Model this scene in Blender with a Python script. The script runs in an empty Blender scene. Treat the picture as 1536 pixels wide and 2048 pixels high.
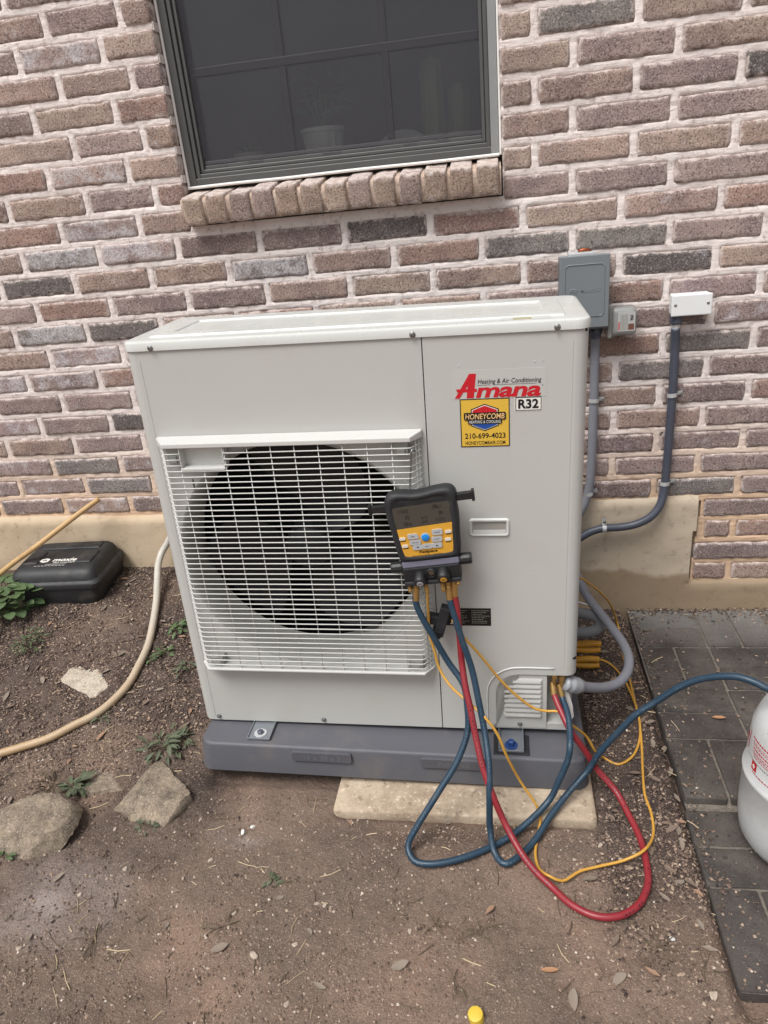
import bpy, bmesh, math, random
import numpy as np
from mathutils import Vector, Matrix

SC = bpy.context.scene
COL = SC.collection
R = math.radians
PI = math.pi

# ------------------------------------------------------------------ camera, sky, sun, exposure
cam_d = bpy.data.cameras.new("camera")
cam = bpy.data.objects.new("camera", cam_d)
COL.objects.link(cam)
CAM = Vector((0.78592, -1.82063, 1.31401))
c_right = Vector((0.98591819, 0.13908862, -0.09284226))
c_up = Vector((0.02796293, 0.41024755, 0.9115454))
c_fwd = Vector((-0.1648739, 0.90130533, -0.4005812))
cam.matrix_world = Matrix((
    (c_right.x, c_up.x, -c_fwd.x, CAM.x),
    (c_right.y, c_up.y, -c_fwd.y, CAM.y),
    (c_right.z, c_up.z, -c_fwd.z, CAM.z),
    (0, 0, 0, 1)))
cam_d.sensor_fit = 'VERTICAL'
cam_d.sensor_height = 36.0
cam_d.lens = 36.0 * 1438.44 / 2048.0
cam_d.clip_start = 0.02
cam_d.clip_end = 500
SC.camera = cam

SUN_AZ = math.atan2(-0.42, -0.62)      # the light comes from the upper left, from behind the photographer
SUN_EL = R(60)
world = bpy.data.worlds.new("World")
SC.world = world
world.use_nodes = True
wn = world.node_tree.nodes
wl = world.node_tree.links
sky = wn.new("ShaderNodeTexSky")
sky.sky_type = 'NISHITA'
sky.sun_disc = False
sky.sun_elevation = SUN_EL
sky.sun_rotation = SUN_AZ
sky.dust_density = 4.0
sky.air_density = 1.0
sky.ozone_density = 1.0
hs = wn.new("ShaderNodeHueSaturation")
hs.inputs["Saturation"].default_value = 0.22      # an overcast sky: nearly grey
bg = wn["Background"]
wl.new(sky.outputs[0], hs.inputs["Color"])
wl.new(hs.outputs[0], bg.inputs[0])
bg.inputs[1].default_value = 0.075
sun_d = bpy.data.lights.new("sun", 'SUN')
sun_d.energy = 1.5
sun_d.angle = R(28)
sun_d.color = (1.0, 0.975, 0.945)
sun = bpy.data.objects.new("sun", sun_d)
COL.objects.link(sun)
sdir = Vector((math.sin(SUN_AZ) * math.cos(SUN_EL), math.cos(SUN_AZ) * math.cos(SUN_EL), math.sin(SUN_EL)))
sun.rotation_euler = (-sdir).to_track_quat('-Z', 'Y').to_euler()
sun.location = (-2, -4, 5)
SC.view_settings.view_transform = 'Standard'
SC.view_settings.look = 'None'
SC.view_settings.gamma = 1.0
SC.view_settings.use_curve_mapping = False
SC.view_settings.exposure = 0.93

rng = random.Random(7)
nrg = np.random.default_rng(7)

# ------------------------------------------------------------------ helpers
def lin(r, g, b):
    f = lambda c: (c / 255 / 12.92) if c / 255 <= 0.04045 else ((c / 255 + 0.055) / 1.055) ** 2.4
    return (f(r), f(g), f(b))

def tag(o, label=None, cat=None, group=None, kind=None):
    if label: o['label'] = label
    if cat: o['category'] = cat
    if group: o['group'] = group
    if kind: o['kind'] = kind
    return o

def link(o, parent=None):
    COL.objects.link(o)
    if parent is not None: o.parent = parent
    return o

def thing(name, label, cat, loc=(0, 0, 0), rot=(0, 0, 0), group=None):
    o = bpy.data.objects.new(name, None)
    o.empty_display_size = 0.05
    COL.objects.link(o)
    o.location = loc
    o.rotation_euler = rot
    return tag(o, label, cat, group)

def mk(name, verts, faces, mat=None, parent=None, smooth=False, loc=None, rot=None):
    me = bpy.data.meshes.new(name)
    me.from_pydata([tuple(map(float, v)) for v in verts], [], [tuple(map(int, f)) for f in faces])
    me.update()
    if smooth:
        me.polygons.foreach_set("use_smooth", [True] * len(me.polygons))
    o = bpy.data.objects.new(name, me)
    if mat: me.materials.append(mat)
    if loc: o.location = loc
    if rot: o.rotation_euler = rot
    return link(o, parent)

class MB:
    """collects shapes into one mesh"""
    def __init__(s):
        s.v = []; s.f = []
    def add(s, v, f):
        n = len(s.v)
        s.v += [tuple(map(float, p)) for p in v]
        s.f += [tuple(i + n for i in q) for q in f]
        return s
    def box(s, x0, x1, y0, y1, z0, z1):
        v = [(x0, y0, z0), (x1, y0, z0), (x1, y1, z0), (x0, y1, z0), (x0, y0, z1), (x1, y0, z1), (x1, y1, z1), (x0, y1, z1)]
        return s.add(v, [(0, 3, 2, 1), (4, 5, 6, 7), (0, 1, 5, 4), (1, 2, 6, 5), (2, 3, 7, 6), (3, 0, 4, 7)])
    def rbox(s, x0, x1, y0, y1, z0, z1, b=0.003, seg=2):
        bm = bmesh.new()
        bmesh.ops.create_cube(bm, size=1)
        for v in bm.verts:
            v.co = Vector(((x0 + x1) / 2 + v.co.x * (x1 - x0), (y0 + y1) / 2 + v.co.y * (y1 - y0), (z0 + z1) / 2 + v.co.z * (z1 - z0)))
        bmesh.ops.bevel(bm, geom=bm.edges[:], offset=b, segments=seg, affect='EDGES', profile=0.5)
        bm.verts.index_update()
        s.add([v.co[:] for v in bm.verts], [[v.index for v in f.verts] for f in bm.faces])
        bm.free()
        return s
    def lathe(s, prof, n=24, origin=(0, 0, 0), axis='z', a0=0, a1=2 * PI, caps=True):
        full = abs(a1 - a0 - 2 * PI) < 1e-6
        m = n if full else n + 1
        v = []; f = []
        for r, h in prof:
            for i in range(m):
                a = a0 + (a1 - a0) * i / n
                x, y = r * math.cos(a), r * math.sin(a)
                p = (x, y, h) if axis == 'z' else ((x, h, y) if axis == 'y' else (h, x, y))
                v.append((p[0] + origin[0], p[1] + origin[1], p[2] + origin[2]))
        for j in range(len(prof) - 1):
            for i in range(n):
                a = j * m + i; b = j * m + (i + 1) % m
                f.append((a, b, b + m, a + m) if axis != 'y' else (a, a + m, b + m, b))
        if caps and full:
            if prof[0][0] > 1e-6: f.append(tuple(range(m))[::-1] if axis != 'y' else tuple(range(m)))
            if prof[-1][0] > 1e-6:
                k = (len(prof) - 1) * m
                f.append(tuple(range(k, k + m)) if axis != 'y' else tuple(range(k, k + m))[::-1])
        return s.add(v, f)
    def tube(s, pts, r, n=10, step=None, smooth=True, ribs=None, jit=0):
        P = catmull(pts, step) if smooth else [Vector(p) for p in pts]
        L = len(P)
        T = []
        for i in range(L):
            a = P[max(i - 1, 0)]; b = P[min(i + 1, L - 1)]
            T.append((b - a).normalized())
        ref = Vector((0, 0, 1)) if abs(T[0].z) < 0.9 else Vector((1, 0, 0))
        nrm = T[0].cross(ref).normalized()
        v = []; f = []
        for i in range(L):
            nrm = (nrm - T[i] * nrm.dot(T[i])).normalized()
            bi = T[i].cross(nrm)
            rr = r(i / (L - 1)) if callable(r) else r
            if ribs: rr = rr * (1 + ribs[1] * (1 if (i // ribs[0]) % 2 else -1))
            for k in range(n):
                a = 2 * PI * k / n
                v.append(P[i] + nrm * (rr * math.cos(a)) + bi * (rr * math.sin(a)))
        for i in range(L - 1):
            for k in range(n):
                a = i * n + k; b = i * n + (k + 1) % n
                f.append((a, b, b + n, a + n))
        f.append(tuple(range(n))[::-1])
        f.append(tuple(range((L - 1) * n, L * n)))
        return s.add(v, f)
    def prism(s, poly, y0, y1):
        """outline in x,z extruded from y0 (front) to y1 (back); poly counter-clockwise seen from -y"""
        n = len(poly)
        v = [(x, y0, z) for x, z in poly] + [(x, y1, z) for x, z in poly]
        f = [tuple(range(n)), tuple(range(n, 2 * n))[::-1]]
        for i in range(n):
            j = (i + 1) % n
            f.append((i, i + n, j + n, j))
        return s.add(v, f)
    def build(s, name, mat, parent=None, smooth=False, loc=None, rot=None, auto=None):
        o = mk(name, s.v, s.f, mat, parent, smooth, loc, rot)
        if auto is not None:
            o.data.polygons.foreach_set("use_smooth", [True] * len(o.data.polygons))
            try:
                o.data.set_sharp_from_angle(angle=R(auto))
            except Exception:
                pass
        return o

def catmull(pts, step=None):
    P = [Vector(p) for p in pts]
    out = []
    step = step or 0.012
    Q = [P[0] * 2 - P[1]] + P + [P[-1] * 2 - P[-2]]
    for i in range(1, len(Q) - 2):
        p0, p1, p2, p3 = Q[i - 1], Q[i], Q[i + 1], Q[i + 2]
        n = max(2, int((p2 - p1).length / step))
        t0 = 0; t1 = t0 + max((p1 - p0).length, 1e-5) ** 0.5
        t2 = t1 + max((p2 - p1).length, 1e-5) ** 0.5; t3 = t2 + max((p3 - p2).length, 1e-5) ** 0.5
        for k in range(n):
            t = t1 + (t2 - t1) * k / n
            A1 = p0 * ((t1 - t) / (t1 - t0)) + p1 * ((t - t0) / (t1 - t0))
            A2 = p1 * ((t2 - t) / (t2 - t1)) + p2 * ((t - t1) / (t2 - t1))
            A3 = p2 * ((t3 - t) / (t3 - t2)) + p3 * ((t - t2) / (t3 - t2))
            B1 = A1 * ((t2 - t) / (t2 - t0)) + A2 * ((t - t0) / (t2 - t0))
            B2 = A2 * ((t3 - t) / (t3 - t1)) + A3 * ((t - t1) / (t3 - t1))
            out.append(B1 * ((t2 - t) / (t2 - t1)) + B2 * ((t - t1) / (t2 - t1)))
    out.append(P[-1])
    return out

def rrect(x0, x1, z0, z1, r, n=5):
    """rounded rectangle outline, counter-clockwise"""
    out = []
    for cx, cz, a in ((x1 - r, z0 + r, -PI / 2), (x1 - r, z1 - r, 0), (x0 + r, z1 - r, PI / 2), (x0 + r, z0 + r, PI)):
        for i in range(n + 1):
            t = a + (PI / 2) * i / n
            out.append((cx + r * math.cos(t), cz + r * math.sin(t)))
    return out

def text(name, body, size, mat, parent, at, y, bold=0.0, shear=0.0, sx=1.0, space=1.0, align='CENTER', fn=None, rot=0.0, fit=None):
    """lettering as flat print standing in the x,z plane and facing -y"""
    c = bpy.data.curves.new(name, 'FONT')
    c.body = body; c.size = size; c.shear = shear; c.offset = bold * size
    c.align_x = align; c.align_y = 'CENTER'; c.resolution_u = 3; c.space_character = space
    t = bpy.data.objects.new(name, c)
    me = bpy.data.meshes.new_from_object(t)
    bpy.data.objects.remove(t); bpy.data.curves.remove(c)
    me.name = name
    ca, sa = math.cos(rot), math.sin(rot)
    if fit:
        xx = [v.co.x for v in me.vertices]; zz = [v.co.y for v in me.vertices]
        kx, kz = fit[0] / (max(xx) - min(xx)), fit[1] / (max(zz) - min(zz)); mx_, mz_ = (max(xx) + min(xx)) / 2, (max(zz) + min(zz)) / 2
        sx = 1.0
        for v in me.vertices: v.co.x = (v.co.x - mx_) * kx; v.co.y = (v.co.y - mz_) * kz
    for v in me.vertices:
        X, Z = v.co.x * sx, v.co.y
        X, Z = X * ca - Z * sa, X * sa + Z * ca
        p = (at[0] + X, y, at[1] + Z)
        v.co = fn(p) if fn else p
    me.materials.clear()
    me.materials.append(mat)
    o = bpy.data.objects.new(name, me)
    return link(o, parent)

def _hash(ix, iy, s):
    n = (ix.astype(np.int64) * 374761393 + iy.astype(np.int64) * 668265263 + s * 1442695041) & 0x7fffffff
    n = ((n ^ (n >> 13)) * 1274126177) & 0x7fffffff
    return ((n ^ (n >> 16)) & 0xffff) / 65535.0
def vnoise(x, y, s=0):
    ix = np.floor(x); iy = np.floor(y); fx = x - ix; fy = y - iy
    fx = fx * fx * (3 - 2 * fx); fy = fy * fy * (3 - 2 * fy)
    a = _hash(ix, iy, s); b = _hash(ix + 1, iy, s); c = _hash(ix, iy + 1, s); d = _hash(ix + 1, iy + 1, s)
    return (a * (1 - fx) + b * fx) * (1 - fy) + (c * (1 - fx) + d * fx) * fy
def fbm(x, y, o=4, s=0, g=0.5):
    t = np.zeros_like(np.asarray(x, float)); a = 1.0; n = 0
    for i in range(o):
        t += a * vnoise(x * 2 ** i, y * 2 ** i, s + i * 17); n += a; a *= g
    return t / n * 2 - 1

# ------------------------------------------------------------------ materials
def newmat(name):
    m = bpy.data.materials.new(name)
    m.use_nodes = True
    nt = m.node_tree
    b = nt.nodes["Principled BSDF"]
    return m, nt, b

def N(nt, t, **kw):
    n = nt.nodes.new(t)
    for k, v in kw.items():
        if k.startswith('i_'):
            n.inputs[k[2:].replace('_', ' ')].default_value = v
        else:
            setattr(n, k, v)
    return n

def noise(nt, vec, scale, detail=4, rough=0.55, dist=0.0):
    n = N(nt, "ShaderNodeTexNoise")
    n.inputs["Scale"].default_value = scale
    n.inputs["Detail"].default_value = detail
    n.inputs["Roughness"].default_value = rough
    n.inputs["Distortion"].default_value = dist
    if vec is not None: nt.links.new(vec, n.inputs["Vector"])
    return n.outputs["Fac"]

def ramp(nt, fac, stops):
    n = N(nt, "ShaderNodeValToRGB")
    el = n.color_ramp.elements
    while len(el) > len(stops): el.remove(el[-1])
    while len(el) < len(stops): el.new(0.5)
    for e, (p, c) in zip(el, stops):
        e.position = p
        e.color = (c, c, c, 1) if isinstance(c, (int, float)) else (*c[:3], 1)
    nt.links.new(fac, n.inputs[0])
    return n.outputs["Color"]

def mix(nt, fac, a, b, mode='MIX'):
    n = N(nt, "ShaderNodeMix", data_type='RGBA', blend_type=mode)
    if isinstance(fac, (int, float)): n.inputs[0].default_value = fac
    else: nt.links.new(fac, n.inputs[0])
    for s, q in ((a, n.inputs[6]), (b, n.inputs[7])):
        if isinstance(s, tuple): q.default_value = (*s[:3], 1)
        else: nt.links.new(s, q)
    return n.outputs[2]

def math_(nt, op, a, b=None, clamp=False):
    n = N(nt, "ShaderNodeMath", operation=op, use_clamp=clamp)
    for s, q in ((a, n.inputs[0]), (b, n.inputs[1])):
        if s is None: continue
        if isinstance(s, (int, float)): q.default_value = s
        else: nt.links.new(s, q)
    return n.outputs[0]

def bump(nt, height, strength, dist=0.002, prev=None):
    n = N(nt, "ShaderNodeBump")
    n.inputs["Strength"].default_value = strength
    n.inputs["Distance"].default_value = dist
    nt.links.new(height, n.inputs["Height"])
    if prev is not None: nt.links.new(prev, n.inputs["Normal"])
    return n.outputs["Normal"]

def coords(nt, which="Object"):
    return N(nt, "ShaderNodeTexCoord").outputs[which]

def plain(name, col, rough=0.5, metal=0.0, var=0.0, vscale=12, bmp=0.0, bscale=300, coat=0.0, spec=0.5, grime=None):
    m, nt, b = newmat(name)
    b.inputs["Roughness"].default_value = rough
    b.inputs["Metallic"].default_value = metal
    b.inputs["Specular IOR Level"].default_value = spec
    if coat: b.inputs["Coat Weight"].default_value = coat
    v = coords(nt)
    c = None
    if var:
        f = noise(nt, v, vscale, 5)
        k = 1 + var
        c = mix(nt, f, tuple(x * (1 - var) for x in col), tuple(min(x * k, 1) for x in col))
    if grime:
        f = ramp(nt, noise(nt, v, grime[1], 6, 0.65), [(0.52, 0.0), (0.72, 1.0)])
        g = math_(nt, 'MULTIPLY', f, grime[2])
        c = mix(nt, g, c if c is not None else tuple(col), grime[0])
    if c is not None: nt.links.new(c, b.inputs["Base Color"])
    else: b.inputs["Base Color"].default_value = (*col, 1)
    if var or grime:
        rr = math_(nt, 'ADD', math_(nt, 'MULTIPLY', noise(nt, v, vscale * 3, 4), 0.22), rough - 0.11)
        nt.links.new(rr, b.inputs["Roughness"])
    if bmp:
        nt.links.new(bump(nt, noise(nt, v, bscale, 4), bmp, 0.001), b.inputs["Normal"])
    return m

def mat_brick():
    m, nt, b = newmat("brick_clay")
    oi = N(nt, "ShaderNodeObjectInfo")
    v0 = coords(nt)
    off = N(nt, "ShaderNodeVectorMath", operation='SCALE'); off.inputs[0].default_value = (37, 91, 53)
    nt.links.new(oi.outputs["Random"], off.inputs["Scale"])
    ad = N(nt, "ShaderNodeVectorMath", operation='ADD')
    nt.links.new(v0, ad.inputs[0]); nt.links.new(off.outputs[0], ad.inputs[1])
    v = ad.outputs[0]
    base = oi.outputs["Color"]
    big = noise(nt, v, 9, 4, 0.6)
    c = mix(nt, ramp(nt, big, [(0.35, 0.0), (0.65, 1.0)]), mix(nt, 1.0, base, (0.80, 0.78, 0.80), 'MULTIPLY'), mix(nt, 1.0, base, (1.16, 1.13, 1.10), 'MULTIPLY'))
    sp = noise(nt, v, 210, 4, 0.75)
    c = mix(nt, ramp(nt, sp, [(0.36, 1.0), (0.50, 0.0)]), c, mix(nt, 1.0, c, (0.30, 0.27, 0.27), 'MULTIPLY'))
    sp2 = noise(nt, v, 190, 2, 0.6)
    c = mix(nt, math_(nt, 'MULTIPLY', ramp(nt, sp2, [(0.56, 0.0), (0.68, 1.0)]), 0.75), c, mix(nt, 0.5, c, (0.66, 0.60, 0.57)))
    # lime bloom: white patches, how much is up to each brick
    w = noise(nt, v, 14, 6, 0.72)
    thr = math_(nt, 'SUBTRACT', 0.76, math_(nt, 'MULTIPLY', oi.outputs["Alpha"], 0.36))
    k = math_(nt, 'MULTIPLY', math_(nt, 'SUBTRACT', w, thr), 9.0, True)
    fine = ramp(nt, noise(nt, v, 150, 4, 0.75), [(0.36, 0.0), (0.60, 1.0)])
    k = math_(nt, 'MULTIPLY', math_(nt, 'MULTIPLY', k, fine), 0.80)
    c = mix(nt, k, c, (0.62, 0.60, 0.62))
    # mortar smeared over the arrises by the mason
    gs = N(nt, "ShaderNodeSeparateXYZ"); nt.links.new(coords(nt, "Generated"), gs.inputs[0])
    ex = math_(nt, 'MULTIPLY', math_(nt, 'MINIMUM', gs.outputs["X"], math_(nt, 'SUBTRACT', 1.0, gs.outputs["X"])), 3.6)
    ez = math_(nt, 'MINIMUM', gs.outputs["Z"], math_(nt, 'SUBTRACT', 1.0, gs.outputs["Z"]))
    e = math_(nt, 'ADD', math_(nt, 'MINIMUM', ex, ez), math_(nt, 'MULTIPLY', math_(nt, 'SUBTRACT', noise(nt, v, 45, 6, 0.75), 0.5), 0.9))
    c = mix(nt, ramp(nt, e, [(0.0, 0.85), (0.13, 0.0)]), c, lin(206, 193, 187))
    nt.links.new(c, b.inputs["Base Color"])
    b.inputs["Roughness"].default_value = 0.95
    b.inputs["Specular IOR Level"].default_value = 0.2
    n1 = bump(nt, noise(nt, v, 55, 4, 0.6), 0.55, 0.004)
    n2 = bump(nt, sp, 1.0, 0.003, n1)
    nt.links.new(n2, b.inputs["Normal"])
    return m

def mat_mortar():
    m, nt, b = newmat("mortar")
    v = coords(nt)
    c = mix(nt, noise(nt, v, 5, 5, 0.6), lin(218, 206, 201), lin(234, 225, 221))
    c = mix(nt, ramp(nt, noise(nt, v, 60, 5, 0.7), [(0.30, 1.0), (0.46, 0.0)]), c, lin(176, 160, 153))
    c = mix(nt, ramp(nt, noise(nt, v, 11, 4, 0.7), [(0.55, 0.0), (0.75, 0.55)]), c, lin(226, 222, 220))
    # soil splash near the footing: the mortar turns sandy there
    sx = N(nt, "ShaderNodeSeparateXYZ"); nt.links.new(v, sx.inputs[0])
    h = math_(nt, 'ADD', sx.outputs["Z"], math_(nt, 'MULTIPLY', noise(nt, v, 3, 4), 0.28))
    k = ramp(nt, h, [(0.52, 0.85), (0.82, 0.0)])
    c = mix(nt, k, c, lin(206, 172, 138))
    nt.links.new(c, b.inputs["Base Color"])
    b.inputs["Roughness"].default_value = 0.95
    b.inputs["Specular IOR Level"].default_value = 0.2
    st = N(nt, "ShaderNodeVectorMath", operation='MULTIPLY'); st.inputs[1].default_value = (0.45, 1, 1.6)
    nt.links.new(v, st.inputs[0])
    n1 = bump(nt, noise(nt, st.outputs[0], 70, 5, 0.65), 0.7, 0.004)
    n2 = bump(nt, noise(nt, v, 320, 3, 0.6), 0.5, 0.0015, n1)
    nt.links.new(n2, b.inputs["Normal"])
    return m

def mat_plaster():
    m, nt, b = newmat("foundation_plaster")
    v = coords(nt)
    c = mix(nt, noise(nt, v, 4, 5, 0.6), lin(178, 156, 128), lin(206, 190, 167))
    sx = N(nt, "ShaderNodeSeparateXYZ"); nt.links.new(v, sx.inputs[0])
    h = math_(nt, 'ADD', sx.outputs["Z"], math_(nt, 'MULTIPLY', noise(nt, v, 2.3, 4), 0.30))
    xk = ramp(nt, math_(nt, 'ADD', math_(nt, 'MULTIPLY', sx.outputs["X"], 0.25), 0.5), [(0.56, 0.0), (0.70, 1.0)])
    c = mix(nt, math_(nt, 'MULTIPLY', xk, 0.75), c, mix(nt, noise(nt, v, 6, 5), lin(176, 162, 142), lin(196, 184, 168)))
    c = mix(nt, ramp(nt, h, [(0.255, 0.8), (0.275, 0.0)]), c, lin(142, 122, 98))
    c = mix(nt, ramp(nt, noise(nt, v, 35, 6, 0.7), [(0.30, 0.5), (0.45, 0.0)]), c, lin(128, 108, 86))
    nt.links.new(c, b.inputs["Base Color"])
    b.inputs["Roughness"].default_value = 0.93
    b.inputs["Specular IOR Level"].default_value = 0.2
    n1 = bump(nt, noise(nt, v, 24, 5, 0.6), 0.35, 0.004)
    n2 = bump(nt, noise(nt, v, 210, 4, 0.6), 0.35, 0.0015, n1)
    nt.links.new(n2, b.inputs["Normal"])
    return m

def mat_soil():
    m, nt, b = newmat("bare_soil")
    v = coords(nt)
    at = N(nt, "ShaderNodeAttribute", attribute_name="mulch")
    ar = N(nt, "ShaderNodeAttribute", attribute_name="dust")
    c = mix(nt, noise(nt, v, 3.5, 6, 0.65), lin(106, 94, 86), lin(144, 125, 111))
    c = mix(nt, ramp(nt, noise(nt, v, 2.1, 4, 0.6), [(0.45, 0.0), (0.62, 0.85)]), c, lin(164, 137, 119))
    c = mix(nt, math_(nt, 'MULTIPLY', ar.outputs["Fac"], 0.8), c, lin(176, 164, 160))
    g = noise(nt, v, 130, 4, 0.75)
    dark = mix(nt, g, lin(50, 43, 42), lin(94, 82, 77))
    c = mix(nt, at.outputs["Fac"], c, dark)
    g2 = noise(nt, v, 90, 5, 0.8)
    c = mix(nt, ramp(nt, g2, [(0.30, 0.65), (0.47, 0.0)]), c, mix(nt, 1.0, c, (0.36, 0.33, 0.33), 'MULTIPLY'))
    gr = noise(nt, v, 230, 3, 0.8)
    c = mix(nt, ramp(nt, gr, [(0.33, 0.55), (0.46, 0.0)]), c, mix(nt, 1.0, c, (0.45, 0.42, 0.42), 'MULTIPLY'))
    c = mix(nt, ramp(nt, noise(nt, v, 300, 3, 0.7), [(0.57, 0.0), (0.67, 0.65)]), c, lin(200, 181, 166))
    nt.links.new(c, b.inputs["Base Color"])
    b.inputs["Roughness"].default_value = 1.0
    b.inputs["Specular IOR Level"].default_value = 0.1
    n1 = bump(nt, noise(nt, v, 38, 7, 0.75), 1.0, 0.014)
    n2 = bump(nt, noise(nt, v, 260, 4, 0.7), 0.7, 0.0025, n1)
    nt.links.new(n2, b.inputs["Normal"])
    return m

def mat_stone(name, a, bcol, sc=22, spk=lin(206, 190, 166), bs=0.8):
    m, nt, b = newmat(name)
    v = coords(nt)
    c = mix(nt, ramp(nt, noise(nt, v, sc, 7, 0.75), [(0.34, 0.0), (0.66, 1.0)]), a, bcol)
    c = mix(nt, ramp(nt, noise(nt, v, sc * 9, 4, 0.7), [(0.56, 0.0), (0.68, 0.7)]), c, spk)
    c = mix(nt, ramp(nt, noise(nt, v, sc * 6, 4, 0.7), [(0.30, 0.7), (0.44, 0.0)]), c, tuple(x * 0.4 for x in a))
    nt.links.new(c, b.inputs["Base Color"])
    b.inputs["Roughness"].default_value = 0.95
    b.inputs["Specular IOR Level"].default_value = 0.2
    n1 = bump(nt, noise(nt, v, sc * 2.5, 6, 0.7), bs, 0.006)
    n2 = bump(nt, noise(nt, v, sc * 12, 4, 0.7), bs * 0.7, 0.0015, n1)
    nt.links.new(n2, b.inputs["Normal"])
    return m

def mat_paver():
    m, nt, b = newmat("paver_concrete")
    oi = N(nt, "ShaderNodeObjectInfo")
    v = N(nt, "ShaderNodeNewGeometry").outputs["Position"]
    c = mix(nt, ramp(nt, noise(nt, v, 6, 7, 0.7), [(0.32, 0.0), (0.68, 1.0)]), lin(50, 47, 46), lin(88, 82, 77))
    c = mix(nt, ramp(nt, oi.outputs["Random"], [(0.0, 0.0), (1.0, 0.45)]), c, lin(74, 66, 64))
    sx = N(nt, "ShaderNodeSeparateXYZ"); nt.links.new(v, sx.inputs[0])
    # pale lime dust washed down along the wall
    k = ramp(nt, math_(nt, 'ADD', sx.outputs["Y"], math_(nt, 'MULTIPLY', noise(nt, v, 9, 5), 0.20)), [(0.20, 0.0), (0.44, 0.85)])
    c = mix(nt, k, c, lin(130, 128, 125))
    c = mix(nt, ramp(nt, noise(nt, v, 14, 6, 0.7), [(0.50, 0.0), (0.70, 0.5)]), c, lin(104, 98, 90))
    c = mix(nt, ramp(nt, noise(nt, v, 240, 4, 0.7), [(0.60, 0.0), (0.72, 0.6)]), c, lin(142, 136, 130))
    c = mix(nt, ramp(nt, noise(nt, v, 200, 3, 0.7), [(0.30, 0.7), (0.42, 0.0)]), c, lin(30, 28, 28))
    nt.links.new(c, b.inputs["Base Color"])
    b.inputs["Roughness"].default_value = 0.9
    b.inputs["Specular IOR Level"].default_value = 0.3
    n1 = bump(nt, noise(nt, v, 60, 6, 0.7), 0.6, 0.004)
    n2 = bump(nt, noise(nt, v, 300, 3, 0.7), 0.7, 0.0015, n1)
    nt.links.new(n2, b.inputs["Normal"])
    return m

def mat_hose():
    # whitish at the top, stained by the soil it lies in further down
    m, nt, b = newmat('stained_white_hose')
    v = coords(nt)
    sx = N(nt, "ShaderNodeSeparateXYZ"); nt.links.new(v, sx.inputs[0])
    h = math_(nt, 'ADD', math_(nt, 'MULTIPLY', math_(nt, 'SUBTRACT', sx.outputs["Z"], .239), -2.0), math_(nt, 'MULTIPLY', noise(nt, v, 9, 5), 0.22))
    c = mix(nt, noise(nt, v, 14, 4), lin(176, 172, 162), lin(200, 196, 186))
    c = mix(nt, ramp(nt, h, [(0.40, 0.0), (0.78, 0.95)]), c, mix(nt, noise(nt, v, 40, 4), lin(158, 128, 92), lin(186, 158, 118)))
    nt.links.new(c, b.inputs["Base Color"])
    b.inputs["Roughness"].default_value = 0.5
    return m

def mat_veil(name, col, alpha, rough=0.9):
    """woven insect screen: part thread, part hole"""
    m, nt, b = newmat(name)
    v = coords(nt)
    b.inputs["Base Color"].default_value = (*col, 1)
    b.inputs["Roughness"].default_value = rough
    f = math_(nt, 'ADD', math_(nt, 'MULTIPLY', noise(nt, v, 9, 5, 0.6), 0.14), alpha - 0.07)
    nt.links.new(f, b.inputs["Alpha"])
    return m

def mat_pane():
    m = bpy.data.materials.new("window_glass"); m.use_nodes = True
    nt = m.node_tree; nt.nodes.clear()
    out = N(nt, "ShaderNodeOutputMaterial"); t = N(nt, "ShaderNodeBsdfTransparent"); g = N(nt, "ShaderNodeBsdfGlossy")
    t.inputs[0].default_value = (0.86, 0.88, 0.88, 1); g.inputs["Roughness"].default_value = 0.02
    fr = N(nt, "ShaderNodeFresnel"); fr.inputs[0].default_value = 1.5
    mx = N(nt, "ShaderNodeMixShader")
    nt.links.new(fr.outputs[0], mx.inputs[0]); nt.links.new(t.outputs[0], mx.inputs[1]); nt.links.new(g.outputs[0], mx.inputs[2])
    nt.links.new(mx.outputs[0], out.inputs[0])
    return m

def island(name, stops):
    m, nt, b = newmat(name)
    g = N(nt, "ShaderNodeNewGeometry")
    nt.links.new(ramp(nt, g.outputs["Random Per Island"], stops), b.inputs["Base Color"])
    b.inputs["Roughness"].default_value = 0.95
    b.inputs["Specular IOR Level"].default_value = 0.15
    return m

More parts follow.
